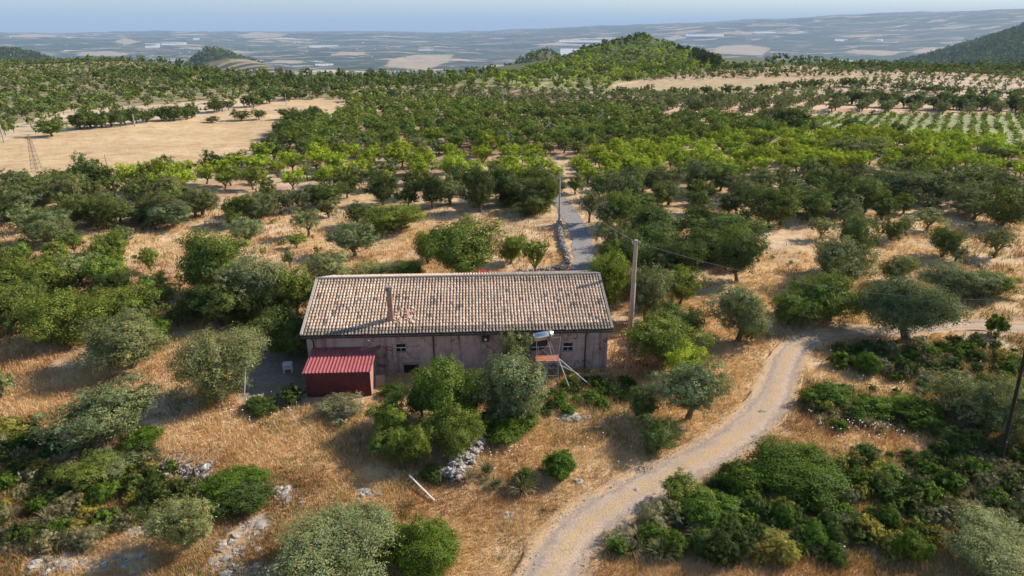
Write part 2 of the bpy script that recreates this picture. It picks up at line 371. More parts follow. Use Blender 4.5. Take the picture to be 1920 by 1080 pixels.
    rd = ramp(nt, [(.38, (.22, .30, .26)), (.5, (.9, .9, .9)), (.64, (1.6, 1.5, 1.4))]); L(nd.outputs[0], rd.inputs[0])
    patch = mix(nt, 1, patch, rd.outputs[0], 'MULTIPLY')
    # tree specks: orchards read as dots
    vt = node(nt, 'ShaderNodeTexVoronoi', i_Scale=.045); L(pos, vt.inputs['Vector'])
    lt = ramp(nt, [(.22, (1, 1, 1)), (.42, (0, 0, 0))]); L(vt.outputs['Distance'], lt.inputs[0])
    msk = node(nt, 'ShaderNodeTexNoise', i_Scale=.0013, i_Detail=3); L(pos, msk.inputs['Vector'])
    rm = ramp(nt, [(.46, (0, 0, 0)), (.56, (.85, .85, .85))]); L(msk.outputs[0], rm.inputs[0])
    mm = mix(nt, 1, lt.outputs[0], rm.outputs[0], 'MULTIPLY')
    patch = mix(nt, mm, patch, (.03, .05, .022))
    # terraced olive slope
    wv = node(nt, 'ShaderNodeTexWave', wave_type='BANDS', i_Scale=.011, i_Distortion=3.0, i_Detail=2.0); wv.inputs['Detail Scale'].default_value = .6
    mp2 = node(nt, 'ShaderNodeMapping'); L(pos, mp2.inputs[0]); mp2.inputs['Rotation'].default_value = (0, 0, R_(28)); L(mp2.outputs[0], wv.inputs['Vector'])
    rw = ramp(nt, [(.55, (.05, .065, .035)), (.75, (.27, .21, .14))]); L(wv.outputs[0], rw.inputs[0])
    te = node(nt, 'ShaderNodeAttribute', attribute_name='terrace'); va = node(nt, 'ShaderNodeAttribute', attribute_name='valley')
    patch = mix(nt, te.outputs['Fac'], patch, rw.outputs[0])
    L(mix(nt, va.outputs['Fac'], near, patch), b.inputs['Base Color'])
    bp = node(nt, 'ShaderNodeBump', i_Strength=.6, i_Distance=.12); L(na_.outputs[0], bp.inputs['Height']); L(bp.outputs[0], b.inputs['Normal'])
    o.data.materials.append(m)
    return o
def dd_out(x, y):
    yy = np.maximum(y, 1); px = 960 + FPX*1.06*x/yy; v = (np.interp(px, EX, EY)-540)/FPX
    t = CAM_H/(SP + v*CP); return y - t*(CP - v*SP)
build_ground()
# the sea beyond the coast
m, nt, b = nmat('sea_water', .25); b.inputs['Base Color'].default_value = (.03, .07, .12, 1)
o = mk('sea', [(-70000, 16000, -150), (70000, 16000, -150), (70000, 88000, -150), (-70000, 88000, -150)], [(0, 1, 2, 3)], m); tag(o, kind='structure')

# ------------------------------------------------------------------ track, road, yard
def strip(name, line, width, mat, lift, nw=9, jag=.25, wfun=None):
    T = np.gradient(line, axis=0); T /= np.linalg.norm(T, axis=1)[:, None]; N = np.stack([T[:, 1], -T[:, 0]], 1)
    s = np.concatenate([[0], np.cumsum(np.linalg.norm(np.diff(line, axis=0), axis=1))])
    n = len(line); V = np.zeros((n, nw, 3)); uv = np.zeros((n, nw, 2))
    w = np.full(n, width) if wfun is None else wfun(s/s[-1])*width
    for j in range(nw):
        q = -1 + 2*j/(nw-1)
        off = q*w/2
        if j in (0, nw-1): off = off + (fbm(s*.9, np.full(n, j*3.1), 3, 3)-.5)*2*jag
        X = line[:, 0] + N[:, 0]*off; Y = line[:, 1] + N[:, 1]*off
        V[:, j, 0] = X; V[:, j, 1] = Y; V[:, j, 2] = H(X, Y) + lift + ((-.05*math.exp(-((abs(q)-.5)/.2)**2) + .03*(fbm(X/.6, Y/.6, 13, 3)-.5) - (.04 if j in (0, nw-1) else 0)) if nw > 9 else 0)
        uv[:, j, 0] = q; uv[:, j, 1] = s
    i = np.arange(n*nw).reshape(n, nw)
    F = np.stack([i[:-1, :-1].ravel(), i[:-1, 1:].ravel(), i[1:, 1:].ravel(), i[1:, :-1].ravel()], 1)
    c = np.zeros((n*nw, 3)); c[:, 0] = uv[..., 0].ravel()*.5+.5; c[:, 1] = (uv[..., 1].ravel() % 1000)/100
    o = mk(name, V.reshape(-1, 3), F, mat, None, True, c); tag(o, kind='structure'); return o
def trackmat():
    m, nt, b = nmat('gravel_track', .95); L = nt.links.new
    pos = node(nt, 'ShaderNodeNewGeometry').outputs['Position']
    vc = node(nt, 'ShaderNodeVertexColor', layer_name='Col'); sp = node(nt, 'ShaderNodeSeparateColor'); L(vc.outputs[0], sp.inputs[0])
    n = node(nt, 'ShaderNodeTexNoise', i_Scale=1.4, i_Detail=8, i_Roughness=.75); L(pos, n.inputs['Vector'])
    n2 = node(nt, 'ShaderNodeTexNoise', i_Scale=11, i_Detail=6, i_Roughness=.8); L(pos, n2.inputs['Vector'])
    a = node(nt, 'ShaderNodeMath', operation='MULTIPLY_ADD'); a.inputs[1].default_value = .5; L(n.outputs[0], a.inputs[0])
    s0 = node(nt, 'ShaderNodeMath', operation='SUBTRACT'); L(sp.outputs[0], s0.inputs[0]); s0.inputs[1].default_value = .25; L(s0.outputs[0], a.inputs[2])
    # across the track: grassy rim, wheel rut, grass crown, rut, rim
    g_ = (.58, .38, .20); e_ = (.53, .38, .25); d_ = (.36, .28, .22); k_ = (.52, .40, .305)
    st = [(0, g_), (.10, g_), (.17, e_), (.25, d_), (.33, k_), (.42, e_), (.47, (.55, .385, .215)), (.53, (.55, .385, .215)), (.58, e_), (.67, k_), (.75, d_), (.83, e_), (.90, g_), (1, g_)]
    r0 = ramp(nt, st); L(a.outputs[0], r0.inputs[0])
    n3 = node(nt, 'ShaderNodeTexNoise', i_Scale=.9, i_Detail=7, i_Roughness=.7); L(pos, n3.inputs['Vector'])
    rm3 = ramp(nt, [(.45, (0, 0, 0)), (.62, (.5, .5, .5))]); L(n3.outputs[0], rm3.inputs[0])
    class _R: pass
    r = _R(); r.outputs = [mix(nt, rm3.outputs[0], r0.outputs[0], (.37, .29, .235))]
    r2 = ramp(nt, [(.3, (.6, .56, .54)), (.5, (1, 1, 1)), (.68, (1.3, 1.3, 1.32))]); L(n2.outputs[0], r2.inputs[0])
    L(mix(nt, 1, r.outputs[0], r2.outputs[0], 'MULTIPLY'), b.inputs['Base Color'])
    bp = node(nt, 'ShaderNodeBump', i_Strength=.8, i_Distance=.08); L(n2.outputs[0], bp.inputs['Height']); L(bp.outputs[0], b.inputs['Normal'])
    return m
MT = trackmat()
strip('gravel_track', TRACK, 3.2, MT, .06, 21, .45, lambda t: np.interp(t, [0, .35, .5, .7, 1], [1.12, 1.02, .80, .74, .85]))
SPUR = smooth_line(groundline([(1420, 622), (1450, 618), (1490, 620), (1540, 628), (1600, 624)]), .25)
strip('side_track', SPUR, 1.9, MT, .050, 7, .3)
M_ASPH = noisemat('asphalt', (.22, .20, .19), (.32, .30, .285), 2.0, .9, 8, .4, 20)
strip('asphalt_road', ROAD, 2.25, M_ASPH, .04, 7, .3)
M_CONC = noisemat('old_concrete', (.16, .145, .13), (.30, .28, .26), 1.5, .9, 8, .4, 12)

# ------------------------------------------------------------------ the farmhouse
HO = Vector((-13.75, 40.4, 0)); HA = R_(3.05); HL = 20.5; EAVE, RIDGE, RUN = 3.34, 5.15, 5.70
HX = Vector((math.cos(HA), math.sin(HA), 0)); HY = Vector((-math.sin(HA), math.cos(HA), 0))
def onwall(px, py, off=.45):
    d = Vector(ray(px, py)); o = Vector((0, 0, CAM_H)) - HO
    t = (off - o.dot(HY))/d.dot(HY); q = o + d*t
    return q.dot(HX), q.z
def plaster():
    m, nt, b = nmat('pink_plaster', .92); L = nt.links.new
    tc = node(nt, 'ShaderNodeTexCoord').outputs['Object']
    n = node(nt, 'ShaderNodeTexNoise', i_Scale=1.3, i_Detail=9, i_Roughness=.7); L(tc, n.inputs['Vector'])
    r = ramp(nt, [(.28, (.34, .22, .19)), (.5, (.50, .35, .31)), (.72, (.60, .46, .41))]); L(n.outputs[0], r.inputs[0])
    wp = node(nt, 'ShaderNodeTexNoise', i_Scale=1.8, i_Detail=5); L(tc, wp.inputs['Vector'])
    ad = node(nt, 'ShaderNodeMixRGB', blend_type='ADD'); ad.inputs[0].default_value = .9; L(tc, ad.inputs[1]); L(wp.outputs['Color'], ad.inputs[2])
    v = node(nt, 'ShaderNodeTexVoronoi', feature='DISTANCE_TO_EDGE', i_Scale=.75); L(ad.outputs[0], v.inputs['Vector'])
    rc = ramp(nt, [(.012, (.9, .9, .9)), (.035, (0, 0, 0))]); L(v.outputs['Distance'], rc.inputs[0])
    mk_ = node(nt, 'ShaderNodeTexNoise', i_Scale=.7, i_Detail=2); L(tc, mk_.inputs['Vector'])
    rk = ramp(nt, [(.47, (0, 0, 0)), (.56, (1, 1, 1))]); L(mk_.outputs[0], rk.inputs[0])
    c = mix(nt, mix(nt, 1, rc.outputs[0], rk.outputs[0], 'MULTIPLY'), r.outputs[0], (.23, .10, .08))
    mp = node(nt, 'ShaderNodeMapping'); mp.inputs['Scale'].default_value = (2.2, 2.2, .12); L(tc, mp.inputs[0])
    ns = node(nt, 'ShaderNodeTexNoise', i_Scale=1.6, i_Detail=4); L(mp.outputs[0], ns.inputs['Vector'])
    rs = ramp(nt, [(.36, (.62, .50, .46)), (.5, (1, 1, 1))]); L(ns.outputs[0], rs.inputs[0])
    L(mix(nt, .8, c, rs.outputs[0], 'MULTIPLY'), b.inputs['Base Color'])
    bp = node(nt, 'ShaderNodeBump', i_Strength=.4, i_Distance=.03); L(n.outputs[0], bp.inputs['Height']); L(bp.outputs[0], b.inputs['Normal'])
    return m
M_PLAS = plaster()
M_TILE = noisemat('clay_tiles', (.86, .82, .78), (1.14, 1.12, 1.09), 3, .9, 6, .5, 30, use_col=True)
M_DARKM = noisemat('dark_metal', (.035, .03, .028), (.08, .06, .05), 6, .6)
M_STONE = noisemat('grey_coping', (.16, .14, .12), (.34, .31, .28), 5, .9, 6, .3)
M_RIM = noisemat('pale_mortar', (.34, .29, .25), (.55, .49, .43), 5, .9, 6, .3)
M_WHITE = noisemat('white_paint', (.62, .62, .6), (.8, .8, .78), 4, .6)
M_GLASS = noisemat('dark_glass', (.01, .01, .012), (.025, .025, .03), 3, .15)
M_CHIM = noisemat('chimney_plaster', (.30, .16, .12), (.46, .28, .22), 4, .9, 6, .3)
M_STEEL = noisemat('galvanised_steel', (.42, .42, .42), (.62, .62, .61), 8, .42, metal=.6)
M_WOOD = noisemat('weathered_wood', (.20, .15, .11), (.38, .31, .24), 6, .85, 6, .4)

house = thing('farmhouse', 'long low pink plastered farmhouse with mossy clay tile roof', 'farmhouse', tuple(HO), HA)
wx0, wx1, wy0, wy1 = .22, HL-.22, .45, 2*RUN-.45
wz = EAVE-.10
mb = MB()
gz = RIDGE-.16
vs = [(wx0, wy0, -.4), (wx1, wy0, -.4), (wx1, wy1, -.4), (wx0, wy1, -.4), (wx0, wy0, wz), (wx1, wy0, wz), (wx1, wy1, wz), (wx0, wy1, wz), (wx0, RUN, gz), (wx1, RUN, gz)]
mb.add(vs, [(0, 1, 5, 4), (1, 2, 6, 9, 5), (2, 3, 7, 6), (3, 0, 4, 8, 7)])
wall = mb.build('wall', M_PLAS, house)
# deck under the tiles, both slopes
mb = MB(); sl = (RIDGE-EAVE)/RUN
for sgn in (0, 1):
    def Q(x, q, z): return (x, q if sgn == 0 else 2*RUN-q, z)
    vs = [Q(.0, .03, EAVE-.10), Q(HL, .03, EAVE-.10), Q(HL, RUN, RIDGE-.10), Q(0, RUN, RIDGE-.10), Q(.0, .03, EAVE-.02), Q(HL, .03, EAVE-.02), Q(HL, RUN, RIDGE-.02), Q(0, RUN, RIDGE-.02)]
    mb.add(vs, [(0, 1, 2, 3), (4, 5, 6, 7), (0, 1, 5, 4), (1, 2, 6, 5), (2, 3, 7, 6), (3, 0, 4, 7)])
mb.build('roof_deck', M_DARKM, house)
# barrel tiles: every tile its own bit of the roof's single mesh
def tiles():
    rg = np.random.default_rng(5); V = []; F = []; C = []
    SL = math.hypot(RUN, RIDGE-EAVE); nrow = 19; st = SL/nrow; ncol = 92; pitch = (HL-.30)/ncol
    tn = Vector((0, RUN, RIDGE-EAVE)).normalized(); up = Vector((0, -(RIDGE-EAVE), RUN)).normalized()
    seg = 5; SAG = fbm(np.arange(ncol)*.07, np.arange(ncol)*.0, 55, 2)
    pal = np.array([(.68, .54, .43), (.65, .47, .37), (.66, .52, .41), (.58, .40, .31), (.72, .60, .49), (.54, .43, .35), (.40, .32, .26), (.62, .46, .37)])
    pw = np.array([.22, .16, .2, .09, .15, .09, .04, .05])
    for side in (0, 1):
        for j in range(ncol):
            xc = .15 + (j+.5)*pitch; cj = rg.normal(0, .006)
            for kind in (0, 1):          # 0 cover, 1 pan
                xx = xc if kind == 0 else xc + pitch/2
                for i in range(nrow):
                    if kind == 1 and (i % 2): continue
                    ln = st*1.22 if kind == 0 else st*2.1
                    s0 = i*st - .06 + rg.normal(0, .010); s1 = min(s0+ln, SL-.02)
                    ra, rb = (.092, .070) if kind == 0 else (.075, .09)
                    lift0, lift1 = (.055, .030) if kind == 0 else (.03, .03)
                    xj = rg.normal(0, .008)+cj; yaw = rg.normal(0, .012); b = len(V)
                    if rg.random() < .012: yaw += rg.normal(0, .25); lift0 += .03
                    for (s, rr, lf, q) in ((s0, ra, lift0, -1), (s1, rb, lift1, 1)):
                        for k in range(seg+1):
                            t = math.pi*k/seg
                            cx = math.cos(t)*rr; cz = math.sin(t)*rr*.95
                            if kind == 1: cz = .055-cz*.7
                            p = Vector((xx + xj + cx + yaw*(s-s0), 0, EAVE-.02)) + tn*s + up*(lf+cz+.07*(float(SAG[j])-.5)*math.sin(math.pi*min(max(s/SL, 0), 1)))
                            V.append((p.x, p.y if side == 0 else 2*RUN-p.y, p.z))
                    for k in range(seg): F.append((b+k, b+k+1, b+seg+2+k, b+seg+1+k))
                    if kind == 0:        # closed lower mouth
                        V.append((xx+xj, (V[b][1]+V[b+seg][1])/2, V[b][2])); F += [(b+k+1, b+k, len(V)-1) for k in range(seg)]
                    c = (pal[rg.choice(8, p=pw)]*.6+np.array((.62, .485, .375))*.4)*np.array((.95, .93, .90))*rg.uniform(.88, 1.10)
                    warm = vn(j*.05, i*.16, 5); c = c*(.76+.46*float(fbm(j*.06, i*.22, 5, 3)))
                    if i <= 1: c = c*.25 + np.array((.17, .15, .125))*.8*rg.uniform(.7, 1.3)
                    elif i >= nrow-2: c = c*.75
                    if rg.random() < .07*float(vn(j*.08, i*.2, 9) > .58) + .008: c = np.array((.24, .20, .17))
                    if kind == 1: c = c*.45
                    C += [c]*(len(V)-b)
    return mk('roof', np.array(V), np.array([f if len(f) == 4 else (*f, f[-1]) for f in F]), M_TILE, house, False, np.array(C)) if False else (V, F, C)
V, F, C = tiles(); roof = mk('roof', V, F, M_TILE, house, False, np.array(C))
# ridge capping, verges, gutter
mb = MB(); mb.tube([(-.05, RUN, RIDGE+.03), (HL+.05, RUN, RIDGE+.03)], .13, 10); mb.build('ridge_cap', M_STONE, house)
for x in (.05, HL-.05):
    for sg in (0, 1):
        mb = MB(); yq = lambda q: q if sg == 0 else 2*RUN-q
        mb.bar((x, yq(-.03), EAVE+.06), (x, yq(RUN-.13), RIDGE+.04), .17, .12); mb.build('verge', M_RIM if x < 1 else M_STONE, house)
mb = MB(); mb.tube([(0, -.12, EAVE-.12), (HL, -.12, EAVE-.12)], .085, 8); mb.bar((0.1, .02, EAVE-.19), (HL-.1, .02, EAVE-.19), .05, .14); mb.build('gutter', M_DARKM, house)
for px in (589, 813, 1097):
    sx, _ = onwall(px, 650); mb = MB()
    mb.tube([(sx, -.10, EAVE-.15), (sx, .16, EAVE-.42), (sx, .37, EAVE-.62), (sx, .37, .12)], .045, 8); mb.build('downpipe', M_DARKM, house)
sx, _ = onwall(846, 650)
mb = MB(); mb.tube([(sx, .42, EAVE-.3), (sx, .42, .4)], .018, 6); mb.build('cable', M_CHIM, house)
for px, py in ((752, 651), (1065, 649)):
    sx, sz = onwall(px, py); mb = MB(); w_, h_ = .31, .27
    mb.box(sx-w_, .435, sz-h_, sx+w_, .452, sz+h_); wi = mb.build('window', M_GLASS, house)
    mb = MB(); mb.box(sx-w_, .39, sz-.03, sx+w_, .425, sz+.012); mb.box(sx-.02, .40, sz-h_, sx+.005, .43, sz-.03); mb.build('window_bar', M_WHITE, wi)
    mb = MB(); mb.box(sx-w_-.07, .37, sz-h_-.09, sx+w_+.07, .447, sz-h_-.003); mb.build('sill', M_CONC, wi)
    mb = MB(); o_ = [(sx-w_-.06, sz-h_-.002), (sx-w_-.06, sz+h_+.06), (sx+w_+.06, sz+h_+.06), (sx+w_+.06, sz-h_-.002)]; i_ = [(sx-w_, sz-h_-.002), (sx-w_, sz+h_), (sx+w_, sz+h_), (sx+w_, sz-h_-.002)]
    vs = [(a, .385, c) for a, c in o_+i_]+[(a, .446, c) for a, c in o_+i_]; mb.add(vs, [f for k in range(3) for f in ((k, k+1, k+5, k+4), (k+8, k+12, k+13, k+9), (k, k+8, k+9, k+1), (k+4, k+5, k+13, k+12))]+[(0, 4, 12, 8), (3, 11, 15, 7)]); mb.build('frame', M_PLAS, wi)
# low opening with a timber lintel, its inner shade painted as a flat dark panel
sx, sz = onwall(772, 702); mb = MB(); mb.box(sx-.5, .43, .15, sx+.5, .451, .85); w2 = mb.build('low_opening', M_GLASS, house)
mb = MB(); mb.box(sx-.62, .36, .85, sx+.62, .445, .97); mb.build('lintel', M_WOOD, w2)
# chimney
mb = MB(); q = 1.55; zc = EAVE + q*sl
dsx, dsy, dsz = ray(733, 597); t = (CAM_H-zc-.05)/(-dsz); pc = Vector((dsx*t, dsy*t, 0))-HO; cx, cy = pc.dot(HX), pc.dot(HY)
zc = EAVE + cy*sl
mb.box(cx-.17, cy-.17, zc-.35, cx+.17, cy+.17, zc+2.15); ch = mb.build('chimney', M_CHIM, house)
mb = MB(); mb.box(cx-.21, cy-.21, zc+2.15, cx+.21, cy+.21, zc+2.21)
for a, b_ in ((-1, -1), (1, -1), (-1, 1), (1, 1)): mb.box(cx+a*.15-.04, cy+b_*.15-.04, zc+2.21, cx+a*.15+.04, cy+b_*.15+.04, zc+2.36)
mb.box(cx-.22, cy-.22, zc+2.36, cx+.22, cy+.22, zc+2.43); mb.build('chimney_cap', M_STONE, ch)
mb = MB(); rgx = random.Random(4)
for k in range(26):
    a = rgx.uniform(.25, 1.6); b_ = rgx.uniform(-.5, 1.0); x, y = cx+a, cy+b_; z = EAVE+y*sl+.14; r = rgx.uniform(0, 3.1)
    mb.col = rgx.choice([(.75, .42, .28), (.62, .36, .26), (.75, .58, .45), (.2, .16, .13)])
    mb.bar((x, y, z), (x+math.cos(r)*.22, y+math.sin(r)*.22, z+math.sin(r)*.22*sl+rgx.uniform(0, .05)), .13, .035)
tag(mb.build('loose_rubble', M_TILE, roof, cols=True), kind='stuff')
# flood lamp and television aerial
sx, sz = onwall(910, 632); mb = MB(); mb.box(sx-.24, .26, sz-.28, sx+.24, .448, sz+.12); lp = mb.build('lamp_bracket', M_DARKM, house)
mb = MB(); mb.box(sx-.07, .12, sz-.12, sx+.09, .25, sz+.02); mb.build('flood_lamp', M_WHITE, lp)
sx, sz = onwall(708, 641); mb = MB(); mb.tube([(sx, .44, sz-.25), (sx+.02, .1, sz-.1), (sx-.05, -.1, sz+.05), (sx-.5, -.35, sz+.52)], .022, 6)
an = mb.build('aerial', M_STEEL, house); mb = MB(); mb.tube([(sx, -.25, sz+.05), (sx-1.0, -.55, sz-.06)], .014, 5)
for k in range(9): x = sx-.1-k*.1; hh = .28-.012*k; mb.tube([(x, -.28-k*.03, sz+.03-hh-k*.008), (x, -.28-k*.03, sz+.03+hh*.5-k*.008)], .009, 4)
mb.build('aerial_elements', M_STEEL, an)

# ------------------------------------------------------------------ red-roofed lean-to shed
def hpt(px, py, z):
    d = Vector(ray(px, py)); t = (CAM_H-z)/(-d.z); p = Vector((d.x*t, d.y*t, z))-HO; return p.dot(HX), p.dot(HY)
M_REDR = noisemat('red_sheet_metal', (.33, .085, .088), (.46, .15, .15), 2.5, .42, 7)
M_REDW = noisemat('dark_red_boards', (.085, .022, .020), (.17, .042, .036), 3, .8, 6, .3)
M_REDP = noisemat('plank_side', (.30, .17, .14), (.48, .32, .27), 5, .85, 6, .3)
shed = thing('lean_to_shed', 'small dark red boarded lean-to shed with ribbed red metal roof', 'shed', tuple(HO), HA)
x0, yb = hpt(583, 656, 2.12)[0], .44; x1 = hpt(704, 656, 2.12)[0]
xa, yf = hpt(569, 700, 1.98); xb, _ = hpt(698, 697, 1.98)
xa = (x0+xa)/2; xb = (x1+xb)/2; zb, zf = 2.22, 1.96
V = []; F = []; nrib = 19; prof = []
for k in range(nrib):
    x = xa + (xb-xa)*k/nrib; p_ = (xb-xa)/nrib
    prof += [(x, 0), (x+p_*.55, 0), (x+p_*.65, .05), (x+p_*.88, .05)]
prof.append((xb, 0))
for (x, h_) in prof: V += [(x, yf, zf+h_), (x, yb-.01, zb+h_), (x, yf, zf+h_-.012), (x, yb-.01, zb+h_-.012)]
for k in range(len(prof)-1):
    a = k*4; F += [(a, a+4, a+5, a+1), (a+2, a+3, a+7, a+6), (a, a+2, a+6, a+4), (a+1, a+5, a+7, a+3)]
mk('roof', V, F, M_REDR, shed)
sy0 = yf+.12; sx0, sx1 = xa+.14, xb-.10
mb = MB()
nb = 11
for k in range(nb):      # horizontal front boards, a little uneven
    z0, z1 = .16+(zf-.2)*k/nb, .16+(zf-.2)*(k+1)/nb-.012; mb.box(sx0, sy0+.004*(k % 2), z0, sx1, sy0+.05, z1)
mb.box(sx0+.01, sy0+.02, .14, sx1-.01, sy0+.045, zf-.04)
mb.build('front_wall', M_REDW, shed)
mb = MB(); n = 12
for k in range(n):
    y0_ = sy0+.05+(yb-.02-sy0-.05)*k/n; y1_ = sy0+.05+(yb-.02-sy0-.05)*(k+1)/n-.01; zt = zf+(zb-zf)*(y0_-yf)/(yb-yf)-.03
    mb.box(sx1-.05, y0_, .14, sx1-.002*(k % 2), y1_, zt)
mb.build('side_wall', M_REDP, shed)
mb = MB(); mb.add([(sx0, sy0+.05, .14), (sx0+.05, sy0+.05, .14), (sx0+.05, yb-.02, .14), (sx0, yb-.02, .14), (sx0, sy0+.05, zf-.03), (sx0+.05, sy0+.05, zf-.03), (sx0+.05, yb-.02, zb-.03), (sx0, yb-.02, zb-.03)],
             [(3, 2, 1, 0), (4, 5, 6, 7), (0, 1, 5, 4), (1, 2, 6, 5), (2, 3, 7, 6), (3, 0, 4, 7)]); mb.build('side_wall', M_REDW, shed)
mb = MB(); mb.box(sx0-.12, sy0-.12, -.3, sx1+.08, yb-.03, .135); mb.build('slab', M_CONC, shed)

# concrete yard left of the house
yp = [hpt(a, b, 0) for a, b in ((455, 705), (500, 668), (566, 655), (572, 752), (520, 764), (452, 758))]
yw = [HO + HX*a + HY*b for a, b in yp]
mb = MB(); n = len(yw); mb.add([(p.x, p.y, .05) for p in yw]+[(p.x, p.y, -.2) for p in yw], [tuple(range(n))]+[(i, (i+1) % n, n+(i+1) % n, n+i) for i in range(n)])
tag(mb.build('concrete_yard', M_CONC), kind='structure')

# ------------------------------------------------------------------ solar water heater on its scaffold
def wpt(px, py, z):
    d = ray(px, py); t = (CAM_H-z)/(-d[2]); return Vector((d[0]*t, d[1]*t, z))
def wptY(px, py, Y):
    d = ray(px, py); t = Y/d[1]; return Vector((d[0]*t, Y, CAM_H+d[2]*t))
M_TANK = noisemat('polished_tank', (.62, .64, .66), (.72, .73, .74), 3, .22, metal=.9)
M_RUST = noisemat('rusty_strap', (.25, .10, .05), (.42, .2, .1), 8, .8)
M_RBRD = noisemat('red_boards', (.42, .14, .08), (.55, .24, .15), 6, .8)
M_PANEL = noisemat('collector_glass', (.03, .035, .05), (.05, .055, .07), 2, .2)
TY = 39.6
sc_ = thing('scaffold_stand', 'thin grey pipe scaffold with red boards and splayed props', 'scaffold', (wptY(1035, 700, TY).x, TY, 0))
o0 = sc_.location.copy()
def loc(v): return tuple(Vector(v)-o0)
gx = lambda px, Y, z: (px-960)/FPX*(Y*CP+(CAM_H-z)*SP)
zD = wptY(1040, 677, TY).z
xl, xr = gx(1007, TY, 1.5), gx(1047, TY, 1.5)
ya, ybk = TY-.1, TY+.95
mb = MB()
for x, y in ((xl, ya), (xr, ya), (xl, ybk), (xr, ybk)): mb.tube([loc((x, y, -.2)), loc((x, y, zD))], .028, 6)
for z in (zD-.05, .9, .25):
    mb.tube([loc((xl, ya, z)), loc((xr, ya, z))], .022, 6); mb.tube([loc((xl, ybk, z)), loc((xr, ybk, z))], .022, 6)
    for x in (xl, xr): mb.tube([loc((x, ya, z)), loc((x, ybk, z))], .022, 6)
mb.tube([loc((xl, ya, .25)), loc((xr, ya, 1.0))], .018, 6); mb.tube([loc((xl, ybk, zD-.1)), loc((xr, ybk, .4))], .018, 6)
mb.build('frame', M_STEEL, sc_)
for a, b_ in (((1047, 672), (1070, 734)), ((1047, 672), (1113, 728)), ((1012, 680), (1021, 748)), ((1049, 684), (1086, 702))):
    p = wptY(a[0], a[1], ya); q = Vector(P(*b_)) if b_[1] > 710 else wptY(b_[0], b_[1], TY+.6)
    mb = MB(); mb.tube([loc(p), loc(q)], .030, 6); mb.build('prop', M_STEEL, sc_)
for k in range(5):
    y = ya+.02+k*.2; mb = MB(); mb.box(*loc((xl-.1+.04*(k % 2), y, zD)), *loc((xr+.05, y+.15, zD+.045))); mb.build('board', M_RBRD, sc_)
zT = wptY(1020, 630, TY+.2).z
heat = thing('solar_water_heater', 'solar water heater with shiny steel tank above tilted dark collector', 'water heater', (xl, TY+.3, zD+.05))
o1 = heat.location.copy(); l1 = lambda v: tuple(Vector(v)-o1)
tl, tr = gx(1000, TY+.2, zT), gx(1037, TY+.2, zT); 
mb = MB(); pa = Vector((tl, TY+.05, zT-.06)); pb = Vector((tr, TY+.45, zT+.04)); dv = (pb-pa).normalized()
mb.tube([l1(pa), l1(pa+dv*.04), l1(pa+dv*.05), l1(pb-dv*.05), l1(pb-dv*.04), l1(pb)], [.20, .255, .27, .27, .255, .20], 28); mb.build('tank', M_TANK, heat, True)
mb = MB(); c_ = pa.lerp(pb, .74); mb.tube([l1(c_), l1(c_+dv*.12)], .278, 24); mb.build('strap', M_RUST, heat)
mb = MB(); mb.tube([l1(c_+dv*.06+Vector((0, 0, .27))), l1(c_+dv*.06+Vector((0, 0, .42)))], .03, 6); mb.build('valve', M_RUST, heat)
xr2 = gx(1051, TY, zT)
mb = MB()
for (a, b_) in (((xr-.05, ya, zD+.05), (xr2, ya+.1, zT+.02)), ((xr2, ya+.1, zT+.02), (tr-.3, TY+.2, zT-.2)), ((tr-.35, ya+.2, zT-.2), (xr-.35, ya, zD+.05)), ((tl+.2, ya+.2, zT-.3), (xl, ya, zD+.05)), ((tl+.4, ybk, zT-.3), (xl+.1, ybk, zD+.05)), ((tr-.3, ybk, zT-.2), (xr-.2, ybk, zD+.05)), ((tl-.1, ya+.2, zT-.75), (xr-.5, ya, zT-.6)), ((xl+.3, ya, zT-.8), (xr-.2, ya, zD+.05))):
    mb.tube([l1(a), l1(b_)], .022, 6)
mb.build('frame', M_STEEL, heat)
mb = MB(); A_ = Vector((tl+.1, TY+.25, zT-.3)); B_ = Vector((tl-.35, TY+1.2, zD+.15)); e = Vector((1.05, .25, .05))
nn = (B_-A_).cross(e).normalized()*.07
vs = [A_, A_+e, B_+e, B_]; vs = [l1(v) for v in vs]+[l1(v+nn) for v in vs]
mb.add(vs, [(0, 1, 2, 3), (7, 6, 5, 4), (0, 4, 5, 1), (1, 5, 6, 2), (2, 6, 7, 3), (3, 7, 4, 0)]); mb.build('collector', M_PANEL, heat)

# ------------------------------------------------------------------ small yard things
p = P(541, 697); st = thing('storage_stand', 'small white open stand on the shaded concrete left of the shed', 'stand', p, R_(8))
mb = MB(); mb.box(-.3, -.25, .62, .3, .25, .67); mb.build('top', M_WHITE, st)
mb = MB(); mb.box(-.28, -.22, .28, .28, .22, .31); mb.build('shelf', M_WHITE, st)
for a in (-.26, .26):
    for b_ in (-.21, .21): mb = MB(); mb.box(a-.03, b_-.03, .0, a+.03, b_+.03, .62); mb.build('leg', M_WHITE, st)
mb = MB(); mb.box(-.23, .18, .31, .23, .2, .62); mb.box(.24, -.18, .31, .26, .18, .6); mb.build('panel', M_WHITE, st)
p = Vector(P(468, 760)); t_ = wptY(461, 697, p.y)
mb = MB(); mb.tube([(0, 0, -.2), (-.15, 0, .45), (-.2, 0, .9), (t_.x-p.x, 0, t_.z)], .035, 7); wp = mb.build('washing_pole', M_WHITE, None, loc=tuple(p)); wp.name = 'bent_pole'
tag(wp, 'bent whitish pole with short arm standing in the weeds left of the shed', 'pole')
mb = MB(); mb.tube([(t_.x-p.x, 0, t_.z), (t_.x-p.x+.42, .1, t_.z+.22), (t_.x-p.x+.43, .1, t_.z+.08)], .028, 6); mb.build('arm', M_WHITE, wp)
